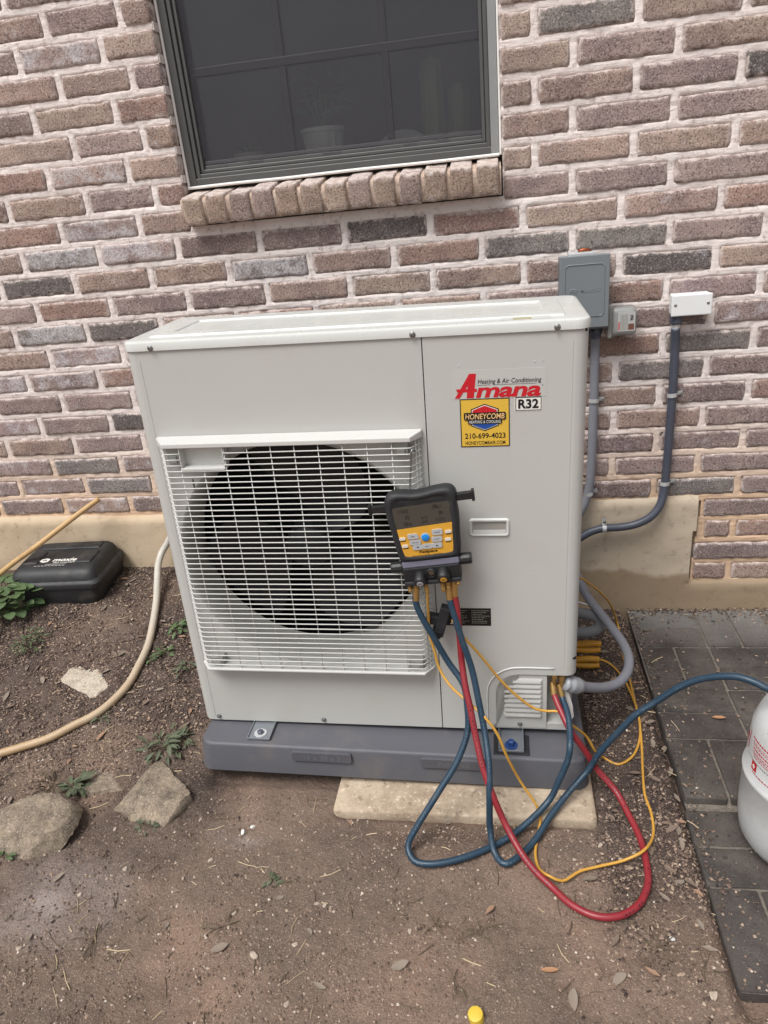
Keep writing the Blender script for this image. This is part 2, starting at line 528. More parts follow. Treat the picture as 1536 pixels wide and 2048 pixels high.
MAT = {}
def setup_mats():
    M = MAT
    M['brick'] = mat_brick(); M['mortar'] = mat_mortar(); M['plaster'] = mat_plaster(); M['soil'] = mat_soil()
    M['paver'] = mat_paver()
    M['mortar_tan'] = mat_stone('sandy_mortar', lin(172, 150, 134), lin(204, 184, 168), 20, lin(220, 204, 190), 0.6)
    M['rock'] = mat_stone('rough_limestone', lin(100, 90, 80), lin(162, 147, 128), 26, lin(212, 202, 186), 1.0)
    M['rock_pale'] = mat_stone('pale_limestone', lin(158, 147, 132), lin(204, 194, 178), 34)
    M['slab'] = mat_stone('old_concrete', lin(138, 121, 103), lin(184, 168, 148), 9, lin(210, 196, 176), 0.45)
    M['joint'] = mat_stone('joint_grit', lin(92, 86, 80), lin(122, 115, 106), 40, lin(170, 160, 148), 0.5)
    M['pebble'] = mat_stone('pebble_stone', lin(170, 152, 136), lin(206, 192, 178), 60)
    M['white_chip'] = plain('white_chip', lin(214, 212, 208), 0.8, var=0.1)
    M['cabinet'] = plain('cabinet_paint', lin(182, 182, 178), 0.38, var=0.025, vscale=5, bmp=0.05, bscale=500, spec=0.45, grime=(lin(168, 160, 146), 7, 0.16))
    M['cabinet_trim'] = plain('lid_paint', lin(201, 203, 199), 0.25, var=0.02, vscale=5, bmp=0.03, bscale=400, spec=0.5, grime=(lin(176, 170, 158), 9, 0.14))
    M['grille'] = plain('grille_plastic', lin(196, 196, 192), 0.42, var=0.03, vscale=20)
    M['grille_clip'] = plain('clip_plastic', lin(150, 150, 144), 0.5, var=0.05)  # grey plastic of the corner clips
    M['shroud'] = plain('fan_shroud_paint', lin(150, 150, 145), 0.55, var=0.05, vscale=8)
    M['fan'] = plain('fan_plastic', lin(15, 15, 17), 0.6, var=0.08)
    M['dark'] = plain('dark_interior', lin(12, 12, 13), 0.85, var=0.2)
    M['coil'] = plain('coil_fins', lin(14, 14, 15), 0.8, var=0.2, vscale=60)
    M['black'] = plain('black_plastic', lin(26, 27, 29), 0.5, var=0.15, vscale=30, bmp=0.1, bscale=400)
    M['rubber'] = plain('black_rubber', lin(34, 35, 38), 0.62, var=0.18, vscale=25, bmp=0.12, bscale=350, grime=(lin(70, 68, 66), 30, 0.35))
    M['screw'] = plain('steel_screw', lin(150, 150, 150), 0.35, 0.9)
    M['zinc'] = plain('zinc_steel', lin(196, 198, 200), 0.35, 0.3, var=0.1, vscale=30)
    M['bracket'] = plain('dull_bracket', lin(134, 138, 144), 0.4, 0.45, var=0.1, vscale=30)
    M['brass'] = plain('brass', lin(186, 152, 96), 0.3, 0.8, var=0.15, vscale=40)
    M['copper'] = plain('copper', lin(150, 84, 58), 0.4, 0.85, var=0.15)
    M['red_ink'] = plain('red_print', lin(190, 24, 38), 0.4)
    M['black_ink'] = plain('black_print', lin(18, 18, 19), 0.45)
    M['white_ink'] = plain('white_print', lin(222, 220, 214), 0.45)
    M['sticker_clear'] = plain('clear_sticker', lin(184, 184, 180), 0.34)
    M['sticker_yellow'] = plain('yellow_sticker', lin(216, 176, 66), 0.35, var=0.05, vscale=60)
    M['gold_ink'] = plain('gold_print', lin(232, 190, 130), 0.4)
    M['blue_ink'] = plain('blue_print', lin(26, 72, 150), 0.4)
    M['gray_line'] = plain('grey_print', lin(140, 138, 130), 0.5)
    M['pad'] = plain('pad_plastic', lin(84, 85, 91), 0.55, var=0.06, vscale=9, bmp=0.12, bscale=260, grime=(lin(124, 112, 102), 8, 0.30))
    M['pad_letter'] = plain('pad_lettering', lin(104, 105, 112), 0.55)
    M['hose_blue'] = plain('blue_hose_rubber', lin(34, 58, 76), 0.42, var=0.12, vscale=30, grime=(lin(90, 92, 90), 40, 0.25))
    M['hose_red'] = plain('red_hose_rubber', lin(134, 38, 46), 0.40, var=0.10, vscale=30, grime=(lin(150, 70, 70), 40, 0.3))
    M['hose_mark'] = plain('faded_print', lin(74, 92, 104), 0.6)
    M['wire_yellow'] = plain('yellow_wire', lin(194, 146, 62), 0.42, var=0.1, vscale=40)
    M['clamp_yellow'] = plain('yellow_clamp', lin(192, 138, 40), 0.5, var=0.12, vscale=40)
    M['gauge_yellow'] = plain('gauge_face_plate', lin(210, 156, 52), 0.45, var=0.10, vscale=40, grime=(lin(160, 116, 40), 45, 0.4))
    M['lcd'] = plain('lcd_screen', lin(70, 66, 60), 0.16, spec=0.5)
    M['lcd_seg'] = plain('lcd_segment', lin(40, 37, 34), 0.3)
    M['button'] = plain('button_rubber', lin(168, 170, 174), 0.5)
    M['button_pale'] = plain('pale_button', lin(206, 202, 190), 0.5)
    M['button_blue'] = plain('blue_button', lin(30, 130, 205), 0.4)
    M['lilac'] = plain('anodised_strip', lin(132, 132, 150), 0.35, 0.3)
    M['lens'] = plain('sight_lens', lin(70, 60, 50), 0.08, spec=0.8)
    M['disconnect'] = plain('grey_box_paint', lin(118, 124, 128), 0.45, var=0.04, vscale=8, bmp=0.05)
    M['disconnect_letter'] = plain('embossed_letter', lin(132, 138, 142), 0.4)
    M['pvc_grey'] = plain('light_grey_conduit', lin(128, 130, 138), 0.45, var=0.06, vscale=20)
    M['pvc_dark'] = plain('dark_grey_conduit', lin(72, 76, 88), 0.42, var=0.08, vscale=20)
    M['pvc_fit'] = plain('grey_fitting', lin(150, 153, 158), 0.45, var=0.05)
    M['foam'] = plain('grey_pipe_foam', lin(118, 120, 122), 0.75, var=0.06)
    M['whitebox'] = plain('white_box_paint', lin(226, 228, 228), 0.4, var=0.04, vscale=14)
    M['clear'] = None
    M['cyl'] = plain('cylinder_paint', lin(190, 192, 192), 0.36, var=0.03, vscale=6, spec=0.5, grime=(lin(150, 146, 140), 16, 0.3))
    M['bait'] = plain('black_bait_plastic', lin(36, 37, 39), 0.55, var=0.12, vscale=12, bmp=0.08, bscale=300, grime=(lin(92, 84, 76), 26, 0.45))
    M['tanhose'] = mat_hose()
    M['tanpipe'] = plain('tan_pipe', lin(190, 156, 108), 0.55, var=0.12, vscale=14, grime=(lin(150, 110, 70), 12, 0.6))
    M['frame'] = plain('bronze_frame', lin(88, 88, 87), 0.42, 0.3, var=0.08, vscale=15)
    M['frame_lit'] = plain('lit_frame_tone', lin(146, 147, 147), 0.42, 0.45, var=0.08, vscale=15)  # paler copy of the frame: light caught on the right side, put into colour
    M['caulk'] = plain('white_caulk', lin(226, 224, 220), 0.7, var=0.05)
    M['screen'] = mat_veil('insect_screen', lin(88, 87, 94), 0.36)
    M['pane'] = mat_pane()
    M['muntin'] = plain('dark_muntin', lin(20, 20, 23), 0.5)
    M['room'] = plain('room_wall', lin(150, 146, 142), 0.9)
    M['pot'] = plain('glazed_pot', lin(232, 230, 224), 0.4)
    M['pot_tan'] = plain('tan_pot', lin(206, 194, 176), 0.6)
    M['cactus'] = plain('cactus_skin', lin(128, 140, 100), 0.6, var=0.15)
    M['leafy'] = plain('dark_leaf', lin(84, 132, 86), 0.5, var=0.2)
    M['weed'] = plain('weed_leaf', lin(78, 98, 62), 0.55, var=0.3, vscale=25)
    M['weed_grey'] = plain('wilted_weed_leaf', lin(84, 92, 70), 0.7, var=0.25, vscale=25)
    M['weed_dry'] = plain('dry_stalk', lin(98, 86, 70), 0.85, var=0.25, vscale=25)
    M['straw'] = plain('straw', lin(190, 172, 140), 0.8, var=0.15)
    M['leaf_a'] = plain('dry_leaf_brown', lin(146, 116, 94), 0.8, var=0.2, vscale=30)
    M['leaf_b'] = plain('dry_leaf_grey', lin(128, 116, 104), 0.8, var=0.2, vscale=30)
    M['leaf_c'] = plain('dry_leaf_orange', lin(158, 116, 84), 0.75, var=0.2, vscale=30)
    M['leaf_d'] = plain('dry_leaf_dull', lin(112, 96, 84), 0.85, var=0.25, vscale=30)
    M['mulch'] = island('mulch_chip', [(0, lin(60, 51, 48)), (.45, lin(92, 78, 71)), (.8, lin(124, 106, 95)), (1, lin(168, 148, 130))])
    M['grit'] = island('grit_grain', [(0, lin(96, 82, 72)), (.5, lin(140, 122, 108)), (.9, lin(176, 158, 142)), (1, lin(214, 204, 192))])
    M['crumb'] = island('soil_crumb', [(0, lin(92, 80, 72)), (.5, lin(124, 107, 95)), (.9, lin(156, 134, 118)), (1, lin(190, 172, 156))])
    M['fragment'] = island('leaf_fragment', [(0, lin(92, 80, 72)), (.6, lin(128, 112, 98)), (1, lin(160, 138, 116))])
    M['cap'] = plain('yellow_plastic_cap', lin(206, 176, 62), 0.45, var=0.06, vscale=40, grime=(lin(140, 110, 60), 60, 0.5))
    M['bolt'] = plain('blue_bolt', lin(44, 72, 128), 0.45, 0.2)
    # clear moulded plastic
    m, nt, b = newmat('clear_plastic')
    b.inputs["Base Color"].default_value = (0.36, 0.37, 0.36, 1); b.inputs["Roughness"].default_value = 0.10
    b.inputs["Alpha"].default_value = 0.55
    M['clear'] = m
setup_mats()

# ------------------------------------------------------------------ the ground
YW = 0.35                     # brick face of the house wall
_YS = [-1.4, -.62, -.49, -.3, -.1, .1, .35]; _ZS = [-.03, -.027, -.012, .035, .09, .145, .165]
def ss(a, b, x):
    t = np.clip((np.asarray(x, float) - a) / (b - a), 0, 1)
    return t * t * (3 - 2 * t)
def hbase(x, y):
    x = np.asarray(x, float); y = np.asarray(y, float)
    l = 1 - ss(-.06, .1, x)
    return -.03 + l * (np.interp(y, _YS, _ZS) + .03)
def hgt(x, y):
    x = np.asarray(x, float); y = np.asarray(y, float)
    h = hbase(x, y)
    h = h + 0.016 * fbm(x * 3.1 + 5, y * 3.1, 3, 3) * ss(-.55, -.8, y) + 0.005 * fbm(x * 12, y * 12, 4, 5, 0.6)
    # soil stays clear of the pad, the slab and the pavers
    pv = ss(1.15, 1.19, x) * ss(-1.02, -.93, y)
    h = h * (1 - pv) + (-.075) * pv
    pd = ss(-.0, .03, x) * (1 - ss(.96, .99, x)) * ss(-.51, -.47, y)
    h = h * (1 - pd) + np.minimum(h, -.045) * pd
    sb = ss(.355, .375, x) * (1 - ss(.965, .985, x)) * ss(-.60, -.57, y)
    h = h * (1 - sb) + np.minimum(h, -.045) * sb
    return h
def hz(x, y):
    return float(hgt(np.array([x]), np.array([y]))[0])

def build_ground():
    fx = np.arange(-1.45, 2.05, 0.0085); fy = np.arange(-1.5, 0.3501, 0.0085)
    ox = np.array([-80, -30, -12, -6, -3.5, -2.2, -1.7]); ox2 = np.array([2.3, 3, 4.5, 8, 14, 32, 80])
    oy = np.array([-120, -40, -15, -7, -4, -2.6, -1.9]); oy2 = np.array([0.36, 0.45, 1.0])
    X = np.concatenate([ox, fx, ox2]); Y = np.concatenate([oy, fy, oy2])
    gx, gy = np.meshgrid(X, Y)
    Z = hgt(gx, gy)
    lump = fbm(gx * 34, gy * 34, 4, 21, 0.65)
    near = ss(-1.6, -1.4, gx) * (1 - ss(1.9, 2.1, gx)) * ss(-1.7, -1.4, gy)
    left = 1 - ss(-.1, .05, gx)
    strip = ss(.94, 1.0, gx) * (1 - ss(1.16, 1.2, gx)) * ss(-1.0, -.7, gy)
    m1 = np.clip(strip * (0.9 - 0.5 * ss(-.6, -.95, gy)) + 0.5 * fbm(gx * 5, gy * 5, 4, 8) * strip, 0, 1)
    m2 = left * ss(-.80, -.45, gy) * np.clip(0.62 + 0.9 * fbm(gx * 4, gy * 4, 4, 9), 0, 1)
    d3 = np.hypot((gx + .0) / .12, (gy + .52) / .14); m3 = np.clip(1.2 - d3, 0, 1) * .9
    d4 = np.hypot((gx - .62) / .33, (gy + .63) / .07); m4 = np.clip(1.2 - d4, 0, 1) * .6
    m5 = np.clip(1.3 * fbm(gx * 3.4, gy * 3.4, 5, 31, 0.65) - 0.12, 0, 1) * .8
    mul = np.clip(np.maximum.reduce([m1, m2, m3, m4, m5]), 0, 1)
    du = np.clip(1.1 - np.hypot((gx + .22) / .20, (gy + .84) / .14), 0, 1) * np.clip(.5 + fbm(gx * 14, gy * 14, 4, 12), 0, 1)
    du2 = np.clip(1.1 - np.hypot((gx - .15) / .09, (gy + .645) / .05), 0, 1) * np.clip(.4 + fbm(gx * 25, gy * 25, 4, 13), 0, 1)
    du3 = np.clip(1 - np.abs(gy - .325) / .03, 0, 1) * ss(1.0, 1.1, gx) * np.clip(.6 + fbm(gx * 20, gy * 20, 4, 14), 0, 1)
    dust = np.clip(np.maximum.reduce([du, du2, du3]), 0, 1)
    Z = Z + near * (0.0070 * lump * (0.6 + mul) + 0.0022 * mul * fbm(gx * 70, gy * 70, 2, 40))
    ny, nx = gx.shape
    idx = np.arange(nx * ny).reshape(ny, nx)
    F = np.stack([idx[:-1, :-1].ravel(), idx[:-1, 1:].ravel(), idx[1:, 1:].ravel(), idx[1:, :-1].ravel()], 1)
    me = bpy.data.meshes.new("ground")
    me.vertices.add(nx * ny)
    me.vertices.foreach_set("co", np.stack([gx.ravel(), gy.ravel(), Z.ravel()], 1).ravel())
    me.loops.add(F.size); me.loops.foreach_set("vertex_index", F.ravel())
    me.polygons.add(len(F)); me.polygons.foreach_set("loop_start", np.arange(0, F.size, 4)); me.polygons.foreach_set("loop_total", np.full(len(F), 4))
    me.update(calc_edges=True)
    me.polygons.foreach_set("use_smooth", [True] * len(F))
    for nm, arr in (("mulch", mul), ("dust", dust)):
        a = me.attributes.new(nm, 'FLOAT', 'POINT'); a.data.foreach_set("value", arr.ravel().astype(np.float32))
    me.materials.append(MAT['soil'])
    o = bpy.data.objects.new("ground", me); link(o)
    tag(o, kind='structure', label='bare brown soil sloping gently down from the house', cat=None)
    return o
build_ground()

# ------------------------------------------------------------------ the house wall
L_BR, H_CO = 0.2538, 0.0746
Z0 = 1.2263                       # mid height of the course just under the window sill (course 0)
JT = 0.0205                       # joint width
WX0, WX1, WZ0, WZ1 = -0.100, 0.806, 1.286, 2.36     # masonry opening (sill included)

house = thing('house_wall', 'brown brick house wall with pale smeared mortar above a plastered foundation', 'wall', (0, YW, 0.0))

def joints(k):
    """x of the head joints of course k between -3 and 4"""
    if k % 2:
        a = [-0.767 - L_BR * i for i in range(9, 0, -1)] + [-0.767, -0.511, -0.258]
        if k >= 1:
            b = [0.990, 1.242, 1.496, 1.75]
            mid = [WX0, WX1]
        else:
            b = [0.993, 1.248, 1.494, 1.748]
            mid = [-0.006, 0.245, 0.494, 0.744]
    else:
        a = [-0.664 - L_BR * i for i in range(9, 0, -1)] + [-0.664, -0.408]
        if k >= 2:
            a += [-0.190]; mid = [WX0, WX1]; b = [0.893, 1.146, 1.394, 1.65]
        else:
            mid = [-0.153, 0.101, 0.356, 0.603]; b = [0.860, 1.120, 1.373, 1.62]
    b = b + [b[-1] + L_BR * i for i in range(1, 10)]
    return a + mid + b

BRICKS = []                       # (x0, x1, zc, k)
for k in range(-15, 24):
    zc = Z0 + k * H_CO
    J = joints(k)
    for x0, x1 in zip(J, J[1:]):
        if k >= 1 and zc < WZ1 and x0 >= WX0 - .01 and x1 <= WX1 + .01: continue
        if k < -11:
            if x1 < 1.41: continue
            x0 = max(x0, 1.405 - 0.012 * (-11 - k) + (0.02 if k % 2 else 0))
        a = x0 + (JT / 2 if abs(x0 - WX0) > .001 and abs(x0 - WX1) > .001 else 0.004)
        b_ = x1 - (JT / 2 if abs(x1 - WX0) > .001 and abs(x1 - WX1) > .001 else 0.001)
        if b_ - a < 0.03: continue
        BRICKS.append((a, b_, zc, k))

def brick_mesh(w, h, d, seed, nx, nz):
    """rough-cut brick: a slightly lumpy face with worn, rounded arrises"""
    r = np.random.default_rng(seed)
    nx, nz = max(4, int(w / .011)), 5
    us = np.linspace(-w / 2, w / 2, nx + 1); vs = np.linspace(-h / 2, h / 2, nz + 1)
    e = 0.0055
    us = np.concatenate([[us[0]], [us[0] + e], us[1:-1], [us[-1] - e], [us[-1]]])
    vs = np.concatenate([[vs[0]], [vs[0] + e], vs[1:-1], [vs[-1] - e], [vs[-1]]])
    V = []; F = []
    ox, oz = r.uniform(0, 99, 2)
    for z in vs:
        for x in us:
            ex = min(x + w / 2, w / 2 - x); ez = min(z + h / 2, h / 2 - z)
            yy = 0.0024 * float(fbm(np.array([x * 40 + ox]), np.array([z * 40 + oz]), 3, seed)[0])
            edge = (ex < 1e-6) + (ez < 1e-6)
            if edge: yy += 0.0034 + (0.003 if edge == 2 else 0)
            px = x; pz = z
            n1 = float(fbm(np.array([x * 42 + oz]), np.array([z * 42 + ox]), 4, seed + 5, .65)[0])
            if ez < 0.008: pz += 0.0042 * n1
            if ex < 0.008: px += 0.0036 * n1
            if ex < 1e-6 and ez < 0.009: px -= math.copysign(0.0025, x)
            V.append((px, yy, pz))
    mx = len(us); mz = len(vs)
    for j in range(mz - 1):
        for i in range(mx - 1):
            F.append((j * mx + i, j * mx + i + 1, (j + 1) * mx + i + 1, (j + 1) * mx + i))
    loop = [i for i in range(mx)] + [j * mx + mx - 1 for j in range(1, mz)] + [(mz - 1) * mx + i for i in range(mx - 2, -1, -1)] + [j * mx for j in range(mz - 2, 0, -1)]
    n0 = len(V)
    for i in loop: V.append((V[i][0], d, V[i][2]))
    for q in range(len(loop)):
        w2 = (q + 1) % len(loop)
        F.append((loop[q], n0 + q, n0 + w2, loop[w2]))
    me = bpy.data.meshes.new("brick")
    me.from_pydata(V, [], F); me.update()
    me.polygons.foreach_set("use_smooth", [True] * len(me.polygons))
    me.materials.append(MAT['brick'])
    return me

_bm = {}
def get_brick(w, seed):
    cls = min((0.070, 0.092, 0.148, 0.172, 0.239), key=lambda c: abs(c - w))
    var = seed % (8 if cls > .2 else 3)
    key = (cls, var)
    if key not in _bm:
        _bm[key] = brick_mesh(cls, H_CO - JT + 0.001, 0.09, 100 + int(cls * 1000) + var * 13, max(3, int(cls / 0.02)), 3)
    return _bm[key], w / cls

TONES = {'brown': lin(164, 144, 134), 'tan': lin(169, 151, 140), 'red': lin(162, 137, 127), 'mauve': lin(161, 144, 140),
         'grey': lin(138, 132, 128), 'dark': lin(112, 106, 104), 'plum': lin(147, 131, 127)}
# bricks whose look stands out: (course, x, tone, lime)
SPECIAL = [(0, .48, 'dark', .25), (0, .23, 'plum', .3), (0, .73, 'red', .1), (-1, .87, 'grey', .35), (-1, .12, 'grey', .95), (0, -.54, 'grey', 1.0), (0, -.28, 'mauve', .95),
           (-1, -.63, 'dark', .35), (-1, -.38, 'brown', .5), (-3, -.39, 'dark', .35), (-3, -.64, 'grey', 1.0), (-2, -.02, 'plum', .35), (-2, 1.25, 'dark', .45),
           (-5, 1.36, 'grey', .3), (-6, 1.23, 'grey', .4), (-1, 1.12, 'grey', .5), (-4, -.53, 'mauve', .9), (-4, -.27, 'mauve', .9), (-5, -.64, 'mauve', .8), (-5, -.88, 'mauve', .95),
           (-7, -.38, 'dark', .3), (-7, -.64, 'plum', .2), (-6, -.79, 'plum', .3), (-9, -.38, 'plum', .7), (-9, -.64, 'grey', .4), (-10, -.54, 'grey', .3), (-10, -.28, 'plum', .3),
           (-11, -.40, 'plum', .2), (-11, -.9, 'plum', .3), (1, -.63, 'red', .3), (1, -.38, 'mauve', .85), (2, -.28, 'mauve', .5), (3, -.38, 'brown', .85), (7, -.38, 'mauve', .95), (5, -.38, 'tan', .2),
           (6, -.53, 'brown', .3), (3, -.63, 'red', .2), (4, -.53, 'tan', .1), (6, 1.02, 'grey', .2), (5, 1.12, 'mauve', .1), (4, 1.27, 'mauve', .1), (3, 1.12, 'mauve', .1), (1, 1.12, 'mauve', .3),
           (4, 1.5, 'dark', .2), (-3, 1.13, 'red', .1), (-4, 1.3, 'plum', .3), (-4, 1.5, 'plum', .6), (-7, 1.37, 'plum', .4), (-9, 1.37, 'plum', .6), (-8, 1.24, 'brown', .3), (-11, 1.37, 'grey', .6),
           (-11, 1.12, 'plum', .5), (-10, 1.24, 'plum', .3), (-9, 1.12, 'plum', .4), (-12, 1.55, 'plum', .5), (-14, 1.55, 'plum', .3), (-5, 1.12, 'red', .2)]
SPEC = {}
for (k, x, t, a) in SPECIAL: SPEC[(k, x)] = (t, a)

field = MB()
nb = 0
for (a, b_, zc, k) in BRICKS:
    xc = (a + b_) / 2
    inview = a < 1.80 and b_ > -1.22 and zc < 2.0
    if not inview:
        field.box(a, b_, 0, 0.09, zc - (H_CO - JT) / 2, zc + (H_CO - JT) / 2)
        continue
    me, sx = get_brick(b_ - a, nb * 7 + 3)
    o = bpy.data.objects.new("brick", me)
    o.scale = (sx, 1, 1)
    o.location = (xc + rng.uniform(-.0015, .0015), rng.uniform(-.0022, .0022), zc + rng.uniform(-.0022, .0022))
    o.rotation_euler = (rng.uniform(-.012, .012), rng.uniform(-.010, .010), rng.uniform(-.006, .006))
    t, al = rng.choice(['brown', 'brown', 'tan', 'mauve', 'red', 'brown', 'tan', 'plum']), rng.choice([0, .15, .3, .45, .55])
    if xc > .8 and k > 0: t, al = rng.choice(['brown', 'tan', 'tan', 'mauve']), rng.choice([0, 0, .1, .2])
    if xc < 0 and k < -4: t, al = rng.choice(['brown', 'mauve', 'plum', 'mauve', 'red']), rng.choice([.3, .45, .6, .7])
    for (kk, xx), q in SPEC.items():
        if kk == k and abs(xx - xc) < 0.11: t, al = q
    c = TONES[t]; j = rng.uniform(.90, 1.10)
    o.color = (c[0] * j, c[1] * j * rng.uniform(.988, 1.012), c[2] * j * rng.uniform(.985, 1.02), al)
    link(o, house)
    nb += 1
fo = field.build('brick_field', MAT['brick'], house)
fo.color = (*TONES['brown'], .2); tag(fo, kind='stuff')

# mortar: one lumpy sheet that stands almost flush with the bricks and laps over their arrises here and there
def build_mortar():
    res = 0.0044
    X = np.arange(-1.34, 1.92, res); Z = np.arange(0.065, 2.07, res)
    gx, gz = np.meshgrid(X, Z)
    inside = np.full(gx.shape, -1.0)
    for (a, b_, zc, k) in BRICKS:
        i0, i1 = np.searchsorted(X, [a - .03, b_ + .03]); j0, j1 = np.searchsorted(Z, [zc - .05, zc + .05])
        if i0 == i1 or j0 == j1: continue
        sx_, sz_ = gx[j0:j1, i0:i1], gz[j0:j1, i0:i1]
        hh = (H_CO - JT) / 2
        d = np.minimum(np.minimum(sx_ - a, b_ - sx_), np.minimum(sz_ - zc + hh, zc + hh - sz_))
        inside[j0:j1, i0:i1] = np.maximum(inside[j0:j1, i0:i1], d)
    n = fbm(gx * 22, gz * 30, 4, 61, 0.6)
    n2 = fbm(gx * 7, gz * 8, 3, 71)
    strk = fbm(gx * 14, gz * 90, 3, 81)
    y = 0.0040 - 0.0026 * n - 0.0018 * n2 - 0.0014 * strk
    t = np.clip((inside + 0.004) / 0.011, 0, 1)
    lap = 0.0022 + 0.0062 * fbm(gx * 38, gz * 38, 4, 91, 0.7)
    y = np.where(inside > -0.004, y * (1 - t) + (lap + 0.020 * t) * t, y)
    keep = ~((gx > WX0 - 0.001) & (gx < WX1 + 0.001) & (gz > WZ0 + .002))
    keep &= ~((gz < 0.355) & (gx < 1.375 + .06 * (gz - .09)))
    ny, nx = gx.shape
    idx = np.arange(nx * ny).reshape(ny, nx)
    kf = keep[:-1, :-1] & keep[:-1, 1:] & keep[1:, 1:] & keep[1:, :-1]
    # faces buried deep in a brick are not needed
    deep = (inside > 0.012)
    kf &= ~(deep[:-1, :-1] & deep[:-1, 1:] & deep[1:, 1:] & deep[1:, :-1])
    F = np.stack([idx[:-1, :-1][kf], idx[:-1, 1:][kf], idx[1:, 1:][kf], idx[1:, :-1][kf]], 1)
    used = np.unique(F); rem = np.full(nx * ny, -1); rem[used] = np.arange(len(used)); F = rem[F]
    V = np.stack([gx.ravel(), y.ravel(), gz.ravel()], 1)[used]
    me = bpy.data.meshes.new("mortar")
    me.vertices.add(len(V)); me.vertices.foreach_set("co", V.ravel())
    me.loops.add(F.size); me.loops.foreach_set("vertex_index", F.ravel())
    me.polygons.add(len(F)); me.polygons.foreach_set("loop_start", np.arange(0, F.size, 4)); me.polygons.foreach_set("loop_total", np.full(len(F), 4))
    me.update(calc_edges=True)
    me.polygons.foreach_set("use_smooth", [True] * len(F))
    me.materials.append(MAT['mortar'])
    link(bpy.data.objects.new("mortar", me), house)
    # backing beyond the part in view, and the returns of the opening
    b = MB()
    b.box(-3.2, -1.338, .010, .09, .3, 2.95); b.box(1.918, 4.2, .010, .09, .05, 2.95)
    b.box(-1.338, WX0 - .004, .010, .09, 2.068, 2.95); b.box(WX1 + .004, 1.918, .010, .09, 2.068, 2.95)
    b.box(WX0 - .004, WX1 + .004, .010, .09, WZ1, 2.95)
    b.box(-1.338, WX0 - .006, .022, .087, .30, 2.068); b.box(WX1 + .006, 1.918, .022, .087, .06, 2.068)
    b.box(WX0 - .006, WX1 + .006, .022, .087, .30, WZ0 - .004)
    b.build('mortar_backing', MAT['mortar'], house)
build_mortar()

# rowlock sill: bricks on edge, standing out of the wall, tops sloping outwards
SILL_N = 13
sw = (0.802 + 0.098) / SILL_N
sill_me = [brick_mesh(sw - 0.008, 0.076, 0.125, 900 + i, 3, 4) for i in range(4)]
for i in range(SILL_N):
    o = bpy.data.objects.new("sill_brick", sill_me[i % 4])
    o.location = (-0.098 + sw * (i + .5) + rng.uniform(-.002, .002), -0.048 + rng.uniform(-.003, .003), 1.326 + rng.uniform(-.003, .002))
    o.rotation_euler = (R(9) + rng.uniform(-.02, .02), rng.uniform(-.02, .02), rng.uniform(-.02, .02))
    c = TONES[rng.choice(['tan', 'brown', 'tan', 'mauve'])]; j = rng.uniform(1.0, 1.2)
    o.color = (c[0] * j, c[1] * j, c[2] * j * .95, .15)
    link(o, house)
sm = MB()
def sill_mortar():
    nx, nq = 130, 12
    prof = [(-.032, 1.292), (-.037, 1.302), (-.043, 1.320), (-.0465, 1.340), (-.0455, 1.351), (-.039, 1.3565), (-.018, 1.3605), (.0, 1.3635), (.03, 1.3685), (.07, 1.3765)]
    V = []; F = []
    for i in range(nx + 1):
        x = -0.099 + (0.902) * i / nx
        for (yy, zz) in prof:
            q = float(fbm(np.array([x * 60]), np.array([zz * 60 + yy * 40]), 3, 7)[0])
            V.append((x, yy + .003 * q, zz + .0018 * q))
    m_ = len(prof)
    for i in range(nx):
        for j in range(m_ - 1):
            F.append((i * m_ + j, (i + 1) * m_ + j, (i + 1) * m_ + j + 1, i * m_ + j + 1))
    mk('sill_mortar', V, F, MAT['mortar_tan'], house, True)
    MB().box(-.098, .802, -.030, .08, 1.288, 1.352).build('sill_bed', MAT['mortar_tan'], house)
sill_mortar()
# mortar on the jamb between the brick ends
jb = MB()
for k in range(1, 15):
    zj = Z0 + (k - .5) * H_CO
    jb.box(WX0 - .006, WX0 - .0005, .006, .085, zj - JT / 2, zj + JT / 2)
    jb.box(WX1 + .0005, WX1 + .006, .006, .085, zj - JT / 2, zj + JT / 2)
jb.build('jamb_mortar', MAT['mortar'], house)

# foundation: plastered footing below the bricks, stepping down at the right
def build_foundation():
    res = 0.011
    X = np.arange(-1.5, 2.1, res); Z = np.arange(-0.16, 0.3801, res)
    gx, gz = np.meshgrid(X, Z)
    edge = 1.392 + .075 * (gz - .36) + .012 * fbm(gz * 14, gx * 0 + 3, 3, 5)
    top = np.where(gx < edge, .368 + .010 * fbm(gx * 3, gx * 0, 3, 6) + .012 * ss(.3, 1.3, gx), .078 + .006 * fbm(gx * 5, gx * 0, 3, 9))
    y = -.018 + .004 * fbm(gx * 5, gz * 7, 4, 15) + .0015 * fbm(gx * 30, gz * 30, 3, 16)
    y = y + .008 * ss(.2, .8, gx)
    ledge = np.clip((gz - (top - .03)) / .03, 0, 1)
    y = y + .017 * ledge ** 2 * np.where(gx < edge, 1, .6)
    ny, nx = gx.shape
    idx = np.arange(nx * ny).reshape(ny, nx)
    keep = gz < top
    zc = np.where(keep, gz, top)
    kf = keep[:-1, :-1] & keep[:-1, 1:]
    F = np.stack([idx[:-1, :-1][kf], idx[:-1, 1:][kf], idx[1:, 1:][kf], idx[1:, :-1][kf]], 1)
    y = np.where(keep, y, .012)
    V = np.stack([gx.ravel(), y.ravel(), zc.ravel()], 1)
    used = np.unique(F); rem = np.full(nx * ny, -1); rem[used] = np.arange(len(used)); F = rem[F]
    mk('foundation', V[used], F, MAT['plaster'], house, True)
    MB().box(-3.2, -1.495, -.016, .08, -.3, .368).box(2.085, 4.2, -.012, .08, -.3, .075).build('foundation_block', MAT['plaster'], house)
build_foundation()

